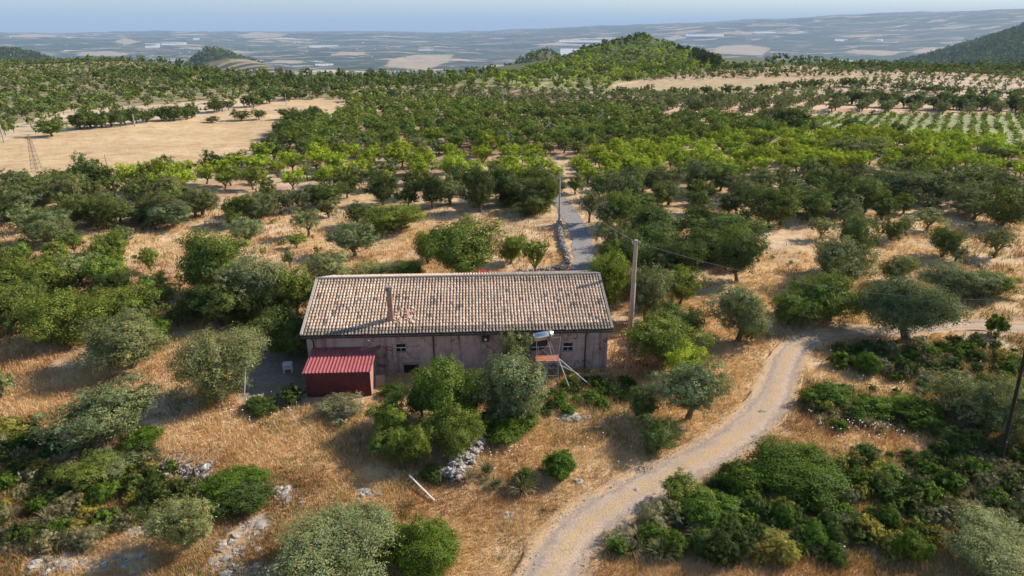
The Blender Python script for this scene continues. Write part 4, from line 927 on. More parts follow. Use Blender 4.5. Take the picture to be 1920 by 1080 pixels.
NEAR = [
 ('almond', 950, 300, 1000, 350, 'bright almond between the third pole and the road end', .2),
 ('almond', 1012, 298, 1060, 340, 'bright almond just right of the second pole up the line', .2),
 ('dcarob', 1022, 325, 1068, 368, 'dark bushy tree closing the far end of the asphalt road', .1),
 ('carob', 1058, 322, 1100, 362, 'green tree right of the far end of the asphalt road', .1),
 ('fig', 700, 755, 770, 835, 'bright green bush low in the group before the farmhouse', .0),
 ('grey', 1130, 985, 1200, 1035, 'greyish dry bush at the left tip of the lower right scrub', 0),
 ('broom', 1195, 995, 1270, 1050, 'yellowish feathery bush near the left tip of the lower right scrub', 0),
 ('dlentisk', 515, 712, 572, 768, 'dark weeds at the left side of the red shed', 0),
 ('dlentisk', 450, 742, 525, 782, 'dark weeds in front of the yard by the bent pole', 0),
 ('grey', 590, 755, 690, 782, 'dry weeds along the front foot of the shed slab', 0),
 ('dlentisk', 708, 712, 765, 752, 'dark weeds between the shed and the bright trees', 0),
 ('carob', 1235, 880, 1330, 960, 'leafy dark bush at the left end of the lower right scrub', 0),
 ('broom', 1420, 985, 1500, 1045, 'yellow green bush at the bottom rim of the lower right scrub', 0),
 ('broom', 1640, 990, 1700, 1050, 'bright yellow bush at the bottom rim of the lower right scrub', 0),
 ('rust', 1780, 870, 1822, 912, 'orange bush near the foot of the tarred pole', 0),
 ('fig', 745, 700, 835, 790, 'upper left bright green tree of the group before the farmhouse', .0, .8),
 ('fig', 735, 790, 815, 880, 'front bright green bush of the group before the farmhouse', .0, .85),
 ('carob', 688, 735, 775, 815, 'dark leafy bush nearest the shed in the group before the farmhouse', .0),
 ('carob', 690, 795, 765, 865, 'lower left dark bush of the group before the farmhouse', .0),
 ('carob', 840, 690, 918, 790, 'dark leafy tree between the yellow flecked tree and the olive', .0),
 ('carob', 795, 745, 880, 840, 'dark leafy bush right above the wall head', .0),
 ('olive', 900, 690, 1010, 800, 'lower olive below the one half hiding the scaffold', .0),
 ('olive', 158, 575, 318, 700, 'olive with a visible leaning trunk, farther of the two olives left of the yard'),
 ('olive', 310, 592, 486, 760, 'big silvery olive shading the concrete yard and blue barrel'),
 ('olive', 103, 700, 282, 845, 'olive at front left casting its shadow over dry grass'),
 ('pale', -40, 682, 24, 750, 'pale olive cut by the left edge of the photo above the scrub'),
 ('broom', -40, 770, 60, 850, 'yellowish bush at the left edge above the scrub'),
 ('pale', 510, 945, 748, 1110, 'large pale olive at the bottom edge left of centre'),
 ('lentisk', 720, 958, 872, 1105, 'dense deep green bush right of the bottom edge olive'),
 ('dolive', 640, 925, 735, 1010, 'thin dark small tree rising behind the bottom edge olive', .2),
 ('fig', 690, 985, 760, 1060, 'yellow green shrub squeezed between the bottom olive and deep green bush'),
 ('lentisk', 365, 868, 480, 950, 'bright topped dark bush beside the rubble heap'),
 ('dlentisk', 400, 900, 512, 975, 'lower dark bush just right of the bright topped bush'),
 ('pale', 283, 918, 402, 1040, 'round silvery olive shrub below the rubble heap'),
 ('carob', 120, 850, 215, 930, 'dark mixed bush in the middle of the left scrub'),
 ('olive', 130, 835, 250, 915, 'grey green olive shrub behind the left scrub'),
 ('lentisk', 225, 790, 308, 850, 'green bush at the foot of the front left olive'),
 ('carob', 40, 530, 180, 660, 'broad leafy green tree at left above the shaded slope'),
 ('carob', 150, 520, 290, 620, 'leafy green tree between the left thicket and the two olives'),
 ('dcarob', -60, 520, 70, 640, 'dark thicket tree at the left edge under the stone heap'),
 ('carob', 20, 480, 140, 570, 'bushy tree topping the left thicket'),
 ('pale', 100, 470, 190, 540, 'pale olive crown sticking out of the left thicket'),
 ('fig', 160, 470, 240, 555, 'yellow green leafy tree right of the pale thicket olive'),
 ('fig', 92, 590, 145, 650, 'bright little bush in front of the left thicket', 0),
 ('lentisk', 200, 600, 325, 660, 'low green bush hidden behind the farther yard olive'),
 ('dlentisk', 325, 530, 420, 610, 'dark undergrowth bush by the broken stone wall'),
 ('dlentisk', 400, 560, 505, 620, 'dark bush behind the big yard olive'),
 ('dcarob', 480, 560, 600, 680, 'dark tree against the left end of the farmhouse'),
 ('carob', 505, 490, 600, 600, 'green tree at the upper left corner of the tile roof'),
 ('pale', 558, 468, 668, 545, 'silvery olive behind the left half of the ridge'),
 ('pale', 640, 478, 742, 540, 'second silvery olive behind the ridge, nearer the middle'),
 ('carob', 725, 482, 800, 535, 'small dark green tree behind the ridge left of the carob'),
 ('olive', 398, 455, 545, 590, 'large olive left of the roof with a dark side'),
 ('carob', 318, 425, 470, 565, 'dark leafy tree leaning on the large olive left of the roof'),
 ('pale', 422, 402, 500, 460, 'small pale olive behind the dark leafy tree'),
 ('pale', 545, 382, 606, 438, 'single small olive in the dry grass left of centre', .3),
 ('olive', 203, 416, 252, 465, 'small round olive on the open dry slope at left', .3),
 ('fig', 176, 452, 240, 500, 'small bright leafy tree on the open slope', .2),
 ('fig', 254, 458, 302, 505, 'little green tree alone in the grass right of the bright leafy one', .2),
 ('olive', 527, 460, 556, 498, 'tiny round tree in the grass left of the ridge', .3),
 ('dalmond', 108, 428, 158, 472, 'small open tree on the dry slope near the stone heap', .3),
 ('fig', 535, 432, 575, 462, 'small brownish sapling near the single olive', .3),
 ('olive', 615, 412, 712, 482, 'rounded olive in the grass behind the left part of the roof'),
 ('dolive', 640, 372, 700, 425, 'grey tree behind the rounded olive'),
 ('carob', 665, 370, 800, 440, 'wide dark tree below the sunny clearing'),
 ('carob', 790, 398, 945, 525, 'big dark carob right behind the roof ridge', .25),
 ('carob', 762, 425, 840, 500, 'leafy left arm tree of the thicket behind the ridge'),
 ('fig', 925, 432, 990, 500, 'green tree right of the big carob'),
 ('fig', 978, 438, 1034, 506, 'slender fig with bare stems beside the curved wall', .35),
 ('pale', 840, 395, 900, 440, 'pale olive top peeping over the big carob'),
 ('pine', 860, 305, 940, 398, 'rounded dark pine standing left of the asphalt road', .2),
 ('pine', 778, 315, 840, 392, 'pointed dark evergreen left of the rounded pine', .05),
 ('dlentisk', 935, 345, 1000, 395, 'dark bush right of the rounded pine'),
 ('dcarob', 985, 330, 1050, 400, 'dark tree where the asphalt road disappears'),
 ('dcarob', 960, 360, 1040, 408, 'dark bushes mass beside the curved wall'),
 ('olive', 1082, 345, 1130, 410, 'olive at the right edge of the asphalt road', .25),
 ('carob', 1125, 348, 1205, 430, 'dark tree right of the asphalt road'),
 ('dcarob', 1165, 375, 1290, 470, 'wide dark tree behind the thick concrete pole'),
 ('fig', 1098, 470, 1180, 590, 'bright yellow green tree touching the right end of the roof', .2),
 ('olive', 1165, 495, 1265, 605, 'grey green olive right of the thick concrete pole'),
 ('carob', 1120, 440, 1190, 510, 'leafy tree by the near end of the asphalt road'),
 ('dolive', 1195, 450, 1290, 540, 'olive behind the grey green one right of the pole'),
 ('carob', 1180, 575, 1325, 695, 'dark shaggy tree to the right of the farmhouse corner', .02),
 ('dcarob', 1210, 555, 1330, 650, 'upper dark tree behind the shaggy one'),
 ('olive', 1228, 665, 1366, 785, 'olive with a clean bare trunk beside the track', .3),
 ('almond', 1236, 640, 1324, 725, 'bright lime green top next to the bare trunk olive', .1, 1.15),
 ('dcarob', 1170, 715, 1240, 795, 'dark bush below the shaggy tree'),
 ('dcarob', 1190, 780, 1278, 855, 'dark round bush alone left of the track', 0),
 ('fig', 775, 658, 900, 800, 'yellow flecked tree tallest before the farmhouse wall', .05, .8),
 ('carob', 800, 755, 905, 862, 'dark green lower tree at the head of the dry stone wall', 0),
 ('olive', 885, 640, 1030, 790, 'olive half hiding the scaffold stand', .12),
 ('pale', 935, 610, 1003, 700, 'upright olive shoot reaching the eaves', .1),
 ('lentisk', 880, 765, 1010, 830, 'low green growth right of the dry stone wall head'),
 ('dlentisk', 780, 865, 845, 910, 'small green bush left of the wall foot'),
 ('lentisk', 1010, 835, 1090, 915, 'small dense bush between wall and track'),
 ('dlentisk', 955, 870, 1010, 930, 'low tangled bush left of the small dense one'),
 ('olive', 1333, 528, 1450, 642, 'round olive at the corner where the track turns'),
 ('fig', 1384, 595, 1422, 640, 'small bright shoot at the foot of the corner olive', 0),
 ('carob', 1438, 535, 1530, 620, 'leafy tree between the corner olive and the dark crown'),
 ('carob', 1490, 498, 1630, 615, 'wide shaggy dark tree above the track bend'),
 ('olive', 1508, 438, 1640, 545, 'olive rising behind the shaggy tree'),
 ('dcarob', 1560, 400, 1650, 500, 'dark tree behind the rising olive', .15),
 ('dolive', 1618, 505, 1808, 645, 'very big dark olive spreading over the track at right', .14),
 ('olive', 1725, 490, 1860, 560, 'broad olive behind the very big one'),
 ('carob', 1820, 500, 1912, 560, 'shaggy bush at the right edge of the broad olive'),
 ('olive', 1640, 470, 1710, 530, 'pale tangled olive between the rising and broad olives'),
 ('fig', 1695, 482, 1722, 512, 'tiny green tree on the dry slope', .3),
 ('pale', 1518, 402, 1564, 442, 'small flat topped pale olive in the grass', .4),
 ('pale', 1683, 398, 1722, 436, 'small pale tree on the right slope', .35),
 ('pale', 1710, 385, 1775, 428, 'pale spreading olive on the right slope', .35),
 ('dcarob', 1650, 400, 1700, 455, 'dark little tree left of the small pale one'),
 ('dcarob', 1735, 418, 1812, 480, 'tall dark tree on the right slope', .15),
 ('olive', 1768, 448, 1822, 492, 'rounded olive below the tall dark tree', .05),
 ('olive', 1840, 420, 1906, 475, 'umbrella shaped olive with a thin trunk at right', .4),
 ('olive', 1792, 368, 1870, 410, 'olive with a dark foot above the umbrella shaped one', .2),
 ('dcarob', 1835, 345, 1940, 430, 'dark tree mass at the right edge'),
 ('dolive', 1612, 310, 1745, 375, 'very wide grey olive in the almond belt at right', .05),
 ('dolive', 1735, 325, 1792, 382, 'grey olive right of the very wide one', .05),
 ('dcarob', 1290, 385, 1440, 470, 'broad dark carob right of the concrete pole', .05),
 ('dcarob', 1340, 420, 1435, 530, 'drooping dark tree hanging down to the dry grass', .02),
 ('dcarob', 1285, 420, 1370, 500, 'dark tree mass left of the drooping one'),
 ('dcarob', 1395, 345, 1500, 425, 'dark carob with a black trunk and round shade', .12),
 ('dolive', 1475, 345, 1560, 405, 'grey olive right of the black trunk carob'),
 ('dcarob', 1550, 352, 1635, 405, 'dark round tree below the very wide olive'),
 ('lentisk', 1848, 580, 1898, 645, 'small dark shrub standing on the far end of the track', 0),
 ('olive', 1760, 690, 1880, 800, 'hazy olive in the right scrub'),
 ('olive', 1835, 700, 1965, 835, 'large olive behind the tarred leaning pole'),
 ('dlentisk', 1755, 790, 1850, 870, 'dark bush mass left of the tarred pole foot'),
 ('lentisk', 1500, 708, 1600, 780, 'bright green dense bush at the right rim of the track'),
 ('lentisk', 1585, 730, 1690, 800, 'bright green bush, middle of the row right of the track'),
 ('lentisk', 1660, 733, 1780, 810, 'bright green bush at the right end of the row'),
 ('lentisk', 1595, 655, 1660, 715, 'yellow green bush below the very big olive'),
 ('lentisk', 1545, 650, 1600, 700, 'first low bush inside the track bend'),
 ('lentisk', 1390, 820, 1595, 955, 'large domed dark green bush beside the track at lower right', None, .8),
 ('lentisk', 1340, 860, 1440, 950, 'dark green bush on the left shoulder of the domed one'),
 ('lentisk', 1245, 905, 1370, 1005, 'green bush below the left shoulder bush'),
 ('pale', 1770, 960, 1960, 1110, 'light leafed tree in the lower right corner', .15),
 ('dcarob', 22, 318, 150, 385, 'wide dark tree at left below the golden field'),
 ('dolive', -30, 340, 85, 410, 'grey dark tree at the left edge below the golden field'),
 ('dcarob', 105, 355, 235, 430, 'broad bushy tree in the left belt'), ('dolive', 30, 395, 130, 465, 'greyish tree in the lower left belt'),
 ('dcarob', 225, 368, 330, 425, 'dark tree in the middle of the left belt'), ('olive', 275, 375, 370, 430, 'olive in the left belt above the open slope'),
 ('dolive', 282, 285, 346, 335, 'tall grey olive at the edge of the golden field'),
 ('pine', 366, 275, 416, 328, 'dark pine at the lower edge of the golden field', .15),
 ('dcarob', 418, 280, 470, 318, 'dark carob right of the field edge pine'), ('olive', 460, 285, 515, 318, 'grey green tree next to the dark carob by the field'),
 ('dcarob', 560, 338, 650, 395, 'large round dark tree in the left middle'), ('carob', 430, 360, 530, 408, 'green bush belt tree above the pale olive'),
 ('carob', 62, 220, 126, 256, 'big round bush on the far edge of the golden field', 0),
 ('dcarob', 430, 202, 472, 226, 'left bush between the golden and the stubble fields', 0), ('dcarob', 470, 203, 500, 224, 'middle round bush between the golden and stubble fields', 0),
 ('dcarob', 512, 198, 564, 224, 'right wide bush between the golden and stubble fields', 0), ('dcarob', 382, 217, 412, 230, 'small flat bush left of the three between the fields', 0),
 ('dcarob', 1575, 218, 1618, 244, 'round dark tree in the young orchard', 0), ('dcarob', 1668, 226, 1700, 250, 'smaller dark tree right of the round one in the young orchard', 0),
 ('dcarob', 890-80, 124, 922-80, 136, 'dark tree alone on the far plateau rim', .0),
 ('dolive', 1540, 255, 1660, 300, 'wide grey brown tree in the bright almond belt', .05), ('dcarob', 1420, 205, 1530, 240, 'wide dark clump left of the young orchard', 0),
 ('dcarob', 1290, 188, 1335, 212, 'dark clump at the left end of the olive rows', 0), ('dcarob', 1420, 185, 1445, 212, 'dark upright tree among the olive rows', 0),
 ('dcarob', 1605, 118, 1632, 132, 'pair tree on the right skyline', 0), ('dcarob', 1648, 122, 1674, 134, 'dark tree right of the pair on the skyline', 0), ('dcarob', 1372, 115, 1404, 130, 'dark tree at the foot of the pine ridge', 0),
]
for e in NEAR:
    boxed(*e)

# scattered plants: (x, y) points on the ground inside an outline seen in the photo
def cand(sp, ymax=760, ymin=20, ang=0.0, spy=None, jit=.35, xlim=.86, seed=1):
    spy = spy or sp; rg = np.random.default_rng(seed)
    n = int(ymax*1.3/min(sp, spy)); a, b = np.meshgrid(np.arange(-n, n)*sp, np.arange(-n, n)*spy)
    a = a + rg.uniform(-jit, jit, a.shape)*sp; b = b + rg.uniform(-jit, jit, b.shape)*spy
    x = a*math.cos(ang)-b*math.sin(ang); y = a*math.sin(ang)+b*math.cos(ang)
    m = (y > ymin) & (y < ymax) & (np.abs(x) < xlim*y+8); return x[m], y[m]
def visible(x, y, z, tol=2.5):
    ok = np.ones(x.shape, bool)
    for t in np.linspace(.35, .97, 22): ok &= H(x*t, y*t) < CAM_H+(z-CAM_H)*t + tol
    return ok
ITEMS = []     # kind, x, y, z, R, rz, trunk, tone, zone label, zone
HOUSEC = HO + HX*HL/2 + HY*RUN
def clear(x, y, m=.8, front=None):
    q = (x-HO.x)*HX.x+(y-HO.y)*HX.y; w = (x-HO.x)*HY.x+(y-HO.y)*HY.y
    if front is not None: return ~((q > -.3) & (q < HL+.3) & (w > .3-front) & (w < 2*RUN)) & ~((q > -.2) & (q < 5.3) & (w > -3.3) & (w < 1))
    return ~((q > -1-m) & (q < HL+1+m) & (w > -4.5-m) & (w < 2*RUN+m))
def scatter(zone, poly, sp, kinds, rr, hr=.8, keep=1.0, sz=None, front=None, **kw):
    x, y = cand(sp, **kw); z = H(x, y); px, py, d = proj(x, y, z)
    m = inpoly(px, py, poly); x, y, z, px, py = (q[m] for q in (x, y, z, px, py))
    m = visible(x, y, z) & clear(x, y, .8, front); rg = np.random.default_rng(len(ITEMS)+int(sp*100)); m &= rg.random(len(x)) < keep
    tr = dist_line(x, y, TRACK) > 1.6+rr[0]; rd = dist_line(x, y, ROAD) > 1.2+rr[0]*.45; m &= tr & rd
    x, y, z = x[m], y[m], z[m]; ks = [k for k, _, _ in kinds]; pr = np.array([w for _, w, _ in kinds], float); pr /= pr.sum()
    clumps = fbm(x/14, y/14, 21, 2)
    for i in range(len(x)):
        j = int(np.searchsorted(np.cumsum(pr), np.clip((rg.random()*.55+.45*np.clip((clumps[i]-.2)/.6, 0, 1)), 0, .9999)))
        k = ks[j]; R = rg.uniform(*rr)*(1 if rg.random() > .12 else .7); h = R*hr*rg.uniform(.85, 1.2)
        ITEMS.append((k, x[i], y[i], z[i], R, h, R*(.28 if KIND[k][3] == 'b' and k not in ('carob', 'dcarob') else .05), rg.uniform(.68, 1.28), kinds[j][2], zone))
B = 'bright green almond tree in the sunny belt right of the asphalt road'
scatter('almonds right', BRIGHT_R, 3.8, [('dcarob', .05, 'dark tree scattered through the bright almond belt'), ('olive', .05, 'grey olive scattered through the bright almond belt'), ('dalmond', .10, 'dull green almond within the bright belt'), ('almond', .80, B)], (1.7, 2.6), .64, jit=.3, ymax=300, seed=2)
scatter('right thicket', [(1130, 430), (1290, 440), (1440, 470), (1425, 520), (1330, 545), (1300, 590), (1190, 590), (1130, 520)], 3.6, [('dcarob', .5, 'dark tree of the thicket right of the concrete pole'), ('dolive', .25, 'grey olive of the thicket right of the concrete pole'), ('carob', .25, 'green tree of the thicket right of the concrete pole')], (1.5, 2.5), .85, ymax=110, seed=41)
scatter('left thicket', [(-300, 490), (0, 500), (140, 500), (260, 500), (330, 570), (420, 585), (530, 590), (545, 645), (480, 640), (300, 640), (180, 650), (0, 640), (-300, 640)], 3.3, [('dcarob', .4, 'dark tree of the left thicket'), ('dolive', .1, 'grey olive of the left thicket'), ('carob', .3, 'leafy green tree of the left thicket'), ('dlentisk', .3, 'dark undergrowth bush of the left thicket')], (1.1, 2.2), .85, .66, ymax=110, seed=42, xlim=1)
scatter('middle belt', [(600, 352), (940, 350), (1040, 345), (1035, 400), (900, 385), (800, 395), (640, 415), (560, 400)], 4.6, [('dcarob', .5, 'dark tree of the belt behind the carob clearing'), ('dolive', .25, 'grey olive of the belt behind the carob clearing'), ('carob', .25, 'green tree of the belt behind the carob clearing')], (1.7, 2.8), .8, .8, ymax=140, seed=43)
scatter('almonds middle', BRIGHT_M, 4.8, [('dcarob', .1, 'dark tree among the middle almonds left of the poles'), ('olive', .10, 'olive among the middle almonds left of the poles'), ('almond', .75, 'bright almond in the gappy belt left of the line of poles')], (1.9, 2.8), .68, .95, jit=.3, ymax=260, seed=3)
scatter('almonds left', BRIGHT_L, 4.6, [('dalmond', .15, 'dull almond in the small orchard below the golden field'), ('almond', .85, 'bright almond in the small orchard below the golden field')], (1.8, 2.7), .7, .97, jit=.25, ymax=260, seed=4)
scatter('dull orchard', DULL, 3.95, [('dalmond', .82, 'brownish green almond in the large dull orchard at mid distance'), ('dcarob', .08, 'dark tree inside the large dull orchard'), ('olive', .06, 'grey olive inside the large dull orchard'), ('almond', .1, 'fresher almond inside the large dull orchard')], (1.8, 2.6), .68, jit=.20, ymax=420, ang=.2, seed=5)
scatter('middle strip', [(650, 190), (780, 186), (1000, 203), (1235, 207), (1235, 228), (1000, 220), (780, 210), (650, 214)], 3.9, [('dalmond', .5, 'low dull tree in the strip behind the large dull orchard'), ('dolive', .3, 'small grey olive in the strip behind the large dull orchard'), ('dcarob', .2, 'small dark tree in the strip behind the large dull orchard')], (1.3, 2.1), .7, ymax=420, seed=44)
scatter('field edge', DARK_L, 4.6, [('dcarob', .45, 'dark tree along the low edge of the golden field'), ('dolive', .3, 'grey olive along the low edge of the golden field'), ('carob', .25, 'green tree along the low edge of the golden field')], (2.0, 3.2), .75, ymax=260, seed=6)
scatter('left belt', MIX_L, 4.2, [('dcarob', .40, 'dark tree in the thick belt left of centre'), ('dolive', .25, 'grey olive in the thick belt left of centre'), ('carob', .2, 'green bushy tree in the thick belt left of centre'), ('olive', .2, 'silvery olive in the thick belt left of centre')], (1.8, 3.0), .75, .86, ymax=200, seed=7)
scatter('right belt', MIX_R, 4.4, [('dcarob', .40, 'dark tree in the belt below the bright almonds'), ('dolive', .25, 'grey olive in the belt below the bright almonds'), ('carob', .2, 'leafy green tree in the belt below the bright almonds'), ('almond', .1, 'bright almond strayed into the dark belt')], (1.8, 3.0), .75, ymax=200, seed=8)
scatter('olive rows', ROWS, 6.6, [('olive', 1, 'round olive planted in straight rows on pale soil')], (1.9, 2.3), .85, ymax=420, spy=3.7, ang=-.55, jit=.06, xlim=.95, seed=9)
scatter('pale grove', PALE, 3.7, [('olive', .75, 'pale grey olive of the dense grove in the centre distance'), ('dcarob', .15, 'dark tree in the dense pale grove')], (1.4, 2.0), .75, ymax=460, seed=10)
scatter('young orchard', VINE, 4.2, [('sap', 1, 'low yellow green young almond in the young orchard')], (.9, 1.4), .7, ymax=330, spy=2.6, ang=1.0, jit=.12, xlim=.95, seed=11)
scatter('left hill', HILL_L, 4.5, [('dcarob', .22, 'dark tree on the left hillside'), ('dolive', .15, 'grey olive on the left hillside'), ('carob', .3, 'green tree on the left hillside'), ('olive', .3, 'small olive on the left hillside')], (1.1, 2.3), .7, .95, ymax=560, seed=12, xlim=.95)
scatter('young plot', YOUNG, 6.0, [('dalmond', 1, 'small sparse tree on the bare tan plot left')], (.8, 1.5), .9, .8, ymax=330, spy=6, ang=.3, jit=.12, seed=13)
scatter('far hill', HILL_C, 5.4, [('dcarob', .22, 'dark tree on the central hill'), ('dalmond', .33, 'dull tree on the central hill'), ('almond', .45, 'green tree terraced on the central hill')], (1.5, 2.4), .7, ymax=760, seed=14)
scatter('far band', BAND_R, 4.8, [('dcarob', .15, 'dark tree in the band behind the far tan field'), ('carob', .45, 'green tree in the band behind the far tan field'), ('olive', .4, 'olive in the band behind the far tan field')], (1.2, 1.9), .75, ymax=470, seed=15, xlim=.95)
scatter('sparse right', SPARSE_R, 6.0, [('olive', .8, 'round olive widely spaced on pale soil far right'), ('dcarob', .2, 'dark tree on the pale soil far right')], (1.5, 2.0), .85, .9, ymax=420, jit=.15, seed=16, xlim=.95)
def line_px(zone, pts, n, kind, rr, label, hr=.8):
    rg = random.Random(len(label)); L = np.array(pts, float); s = np.concatenate([[0], np.cumsum(np.hypot(*np.diff(L, axis=0).T))])
    for i in range(n):
        t = rg.uniform(0, s[-1]); a = np.interp(t, s, L[:, 0]); b = np.interp(t, s, L[:, 1])+rg.uniform(-2, 2); x, y, z = P(a, b); R = rg.uniform(*rr)
        ITEMS.append((kind, x, y, z, R, R*hr, .2, rg.uniform(.85, 1.15), label, zone))
line_px('hedge', [(130, 243), (200, 238), (300, 228), (345, 224), (400, 212), (470, 200), (520, 190), (600, 183)], 55, 'dcarob', (1.6, 2.8), 'dark hedge tree bordering the golden field on its far side')
line_px('hedge2', [(1150, 178), (1300, 179), (1440, 174), (1560, 160), (1640, 166), (1760, 176), (1920, 184)], 85, 'dcarob', (1.4, 2.4), 'dark tree in the hedge line below the far tan field')
line_px('hedge3', [(1560, 196), (1700, 202), (1860, 208), (1990, 212)], 34, 'dcarob', (2.2, 3.4), 'dark tree along the right end of the olive rows')
line_px('hedge4', [(515, 285), (528, 262), (555, 245), (600, 226)], 22, 'dcarob', (2.0, 3.0), 'dark tree on the border between golden field and dull orchard')
line_px('hedge5', [(190, 140), (300, 142), (450, 166), (560, 170), (640, 172)], 40, 'dcarob', (1.6, 2.6), 'dark tree along the crest of the left hillside', .9)
line_px('ridge pines', [(1270, 96), (1300, 104), (1330, 116), (1350, 126)], 42, 'pine', (1.5, 2.5), 'dark pine on the right shoulder of the central hill', 1.5)
line_px('ridge pines', [(1290, 110), (1320, 122), (1345, 130)], 20, 'pine', (1.5, 2.5), 'dark pine on the right shoulder of the central hill', 1.5)
line_px('slope bits', [(560, 560), (500, 600)], 4, 'dlentisk', (.8, 1.4), 'low dark bush near the left end of the farmhouse')

SK = [('broom', .26, 'yellowish broom bush in the scrub'), ('lentisk', .20, 'fresh green shrub in the scrub'), ('dlentisk', .24, 'low dark shrub in the scrub'), ('grey', .26, 'greyish cushion shrub in the scrub'), ('broom', .02, 'yellowish broom bush in the scrub'), ('rust', .05, 'rust coloured dying bush in the scrub')]
def sk(w): return [(a, b, c+' '+w) for a, b, c in SK]
scatter('scrub 1', SCR_R1, 1.25, sk('below the very big olive'), (.5, 1.0), .75, ymax=60, seed=21, xlim=1)
scatter('scrub 2', SCR_R2, 1.1, sk('between track and bright bush row'), (.4, .75), .7, ymax=60, seed=22)
scatter('scrub 3', SCR_R3, .92, sk('on the lower right slope'), (.45, .95), .9, ymax=50, seed=23, xlim=1)
scatter('scrub 4', SCR_L, .95, [(a, {'broom': .22, 'lentisk': .12, 'dlentisk': .22, 'grey': .38, 'rust': .07}[a]*(b > .03), c) for a, b, c in sk('at lower left')], (.45, .95), .8, ymax=50, seed=24, xlim=1)
scatter('scrub 5', SCR_C, .8, [('lentisk', .6, 'low green weedy bush under the scaffold props'), ('dlentisk', .4, 'dark low weedy bush under the scaffold props')], (.4, .75), .6, ymax=60, seed=25, front=.6)
# small bushes dotted over the dry slopes
scatter('dots', [(0, 440), (700, 400), (700, 500), (560, 560), (0, 700), (-200, 700), (-200, 480)], 4.2, [('fig', .4, 'tiny green bush in the dry grass on the left slope'), ('broom', .3, 'tiny yellowish bush in the dry grass on the left slope')], (.3, .6), .8, .45, ymax=110, seed=26)
scatter('dots', [(1290, 480), (1920, 420), (2100, 420), (2100, 620), (1500, 600)], 4.5, [('olive', .4, 'tiny grey bush in the dry grass on the right slope'), ('broom', .3, 'tiny yellowish bush in the dry grass on the right slope')], (.3, .6), .8, .4, ymax=110, seed=27)

groups_ = {}
for it in ITEMS: groups_.setdefault((it[9], it[8]), []).append(it)
SUB = {}
for key, L in groups_.items():
    if len(L) < 6: continue
    L2 = [(float(proj(i[1], i[2], i[3])[0]), i) for i in L]; L2 = [q for q in L2 if -30 < q[0] < 1950]
    if len(L2) < 5: continue
    xs = np.percentile([q[0] for q in L2], [33, 66]); ys = np.percentile([q[1][2] for q in L2], [33, 66])
    rs = np.percentile([q[1][4] for q in L2], [50])
    for q, i in L2:
        SUB[id(i)] = (', larger one, ' if i[4] > rs[0] else ', smaller one, ') + ('near' if i[2] < ys[0] else 'middle' if i[2] < ys[1] else 'far') + ' side, ' + ('left' if q < xs[0] else 'centre' if q < xs[1] else 'right')
def sublabel(i):
    t = i[8]+SUB.get(id(i), '')
    w = t.split()
    return t if len(w) <= 16 else i[8]+', '+SUB[id(i)].split(', ', 2)[2]
byname = {}
for it in ITEMS: byname.setdefault(KIND[it[0]][0], []).append(it)
REST = []
for nm, L in byname.items():
    L.sort(key=lambda q: -q[4]/math.hypot(q[1], q[2])); room = 298 - NUM.get(nm, 0)
    inview = []
    for it in L:
        px, py, d = proj(it[1], it[2], it[3]); on = -30 < px < 1950 and py < 1100
        if on and room > 0:
            room -= 1; plant(it[0], it[1], it[2], it[3], it[4], it[5], it[6], sublabel(it), it[9]+' '+KIND[it[0]][1]+'s', it[7])
        else: REST.append((nm, it))
# beyond those, the far plants of each kind are one mass
FARP = {}
def farp(shape, i, n, leaf):
    k = (shape, i, n)
    if k not in FARP: FARP[k] = crown(shape, n, leaf, 900+i)
    return FARP[k]
def mass(name, items, label, cat):
    Vs, Fs, Cs = [], [], []; b = 0; rg = np.random.default_rng(77)
    for (k, x, y, z, R, rz, tr, tone) in items:
        d = math.hypot(x, y); px = R*FPX/max(d, 5)
        n, lf = (420, .13) if px > 14 else (220, .18) if px > 7 else (100, .25) if px > 4 else (44, .37)
        V, F, C = farp(KIND[k][2], int(rg.integers(0, 5)), n, lf); a = rg.uniform(0, 6.28); c, s = math.cos(a), math.sin(a)
        q = V*np.array([R, R, rz]); q = np.stack([q[:, 0]*c-q[:, 1]*s+x, q[:, 0]*s+q[:, 1]*c+y, q[:, 2]+z+tr+rz*(1 if KIND[k][3] else .55)], 1)
        Vs.append(q); Fs.append(F+b); Cs.append(C*np.array(KIND[k][4])*tone*(1+rg.uniform(-.08, .08, 3))); b += len(V)
        if KIND[k][3] and d < 420:
            w = .06*R; hh = tr+rz*.6; t = np.array([(-w, 0, 0), (w, 0, 0), (w, 0, hh), (-w, 0, hh), (0, -w, 0), (0, w, 0), (0, w, hh), (0, -w, hh)])+np.array([x, y, z])
            Vs.append(t); Fs.append(np.array([[0, 1, 2, 3], [4, 5, 6, 7]])+b); Cs.append(np.tile([.12, .09, .07], (8, 1))); b += 8
    if not Vs: return
    o = mk(name, np.concatenate(Vs), np.concatenate(Fs), M_LEAFS, None, False, np.concatenate(Cs)); tag(o, label, cat, None, 'stuff')
ML = {'olive_tree': ('olive_grove', 'the smaller farther olives beyond the individual ones', 'olive grove'), 'carob_tree': ('carob_wood', 'far dark green trees dotting hedges and hillsides', 'woodland'),
      'almond_tree': ('almond_orchard', 'far green almond orchards covering plateau and central hill', 'orchard'), 'almond_sapling': ('young_orchard', 'far part of the yellow green young orchard', 'orchard')}
for nm in sorted(set(n for n, _ in REST)):
    a = ML.get(nm, (nm.replace('_shrub', '_scrub').replace('_tree', '_wood'), 'further scrub and trees of this sort beyond the nearer ones', 'scrub'))
    mass(a[0], [(i[0], i[1], i[2], i[3], i[4], i[5], i[6], i[7]) for n, i in REST if n == nm], a[1], a[2])
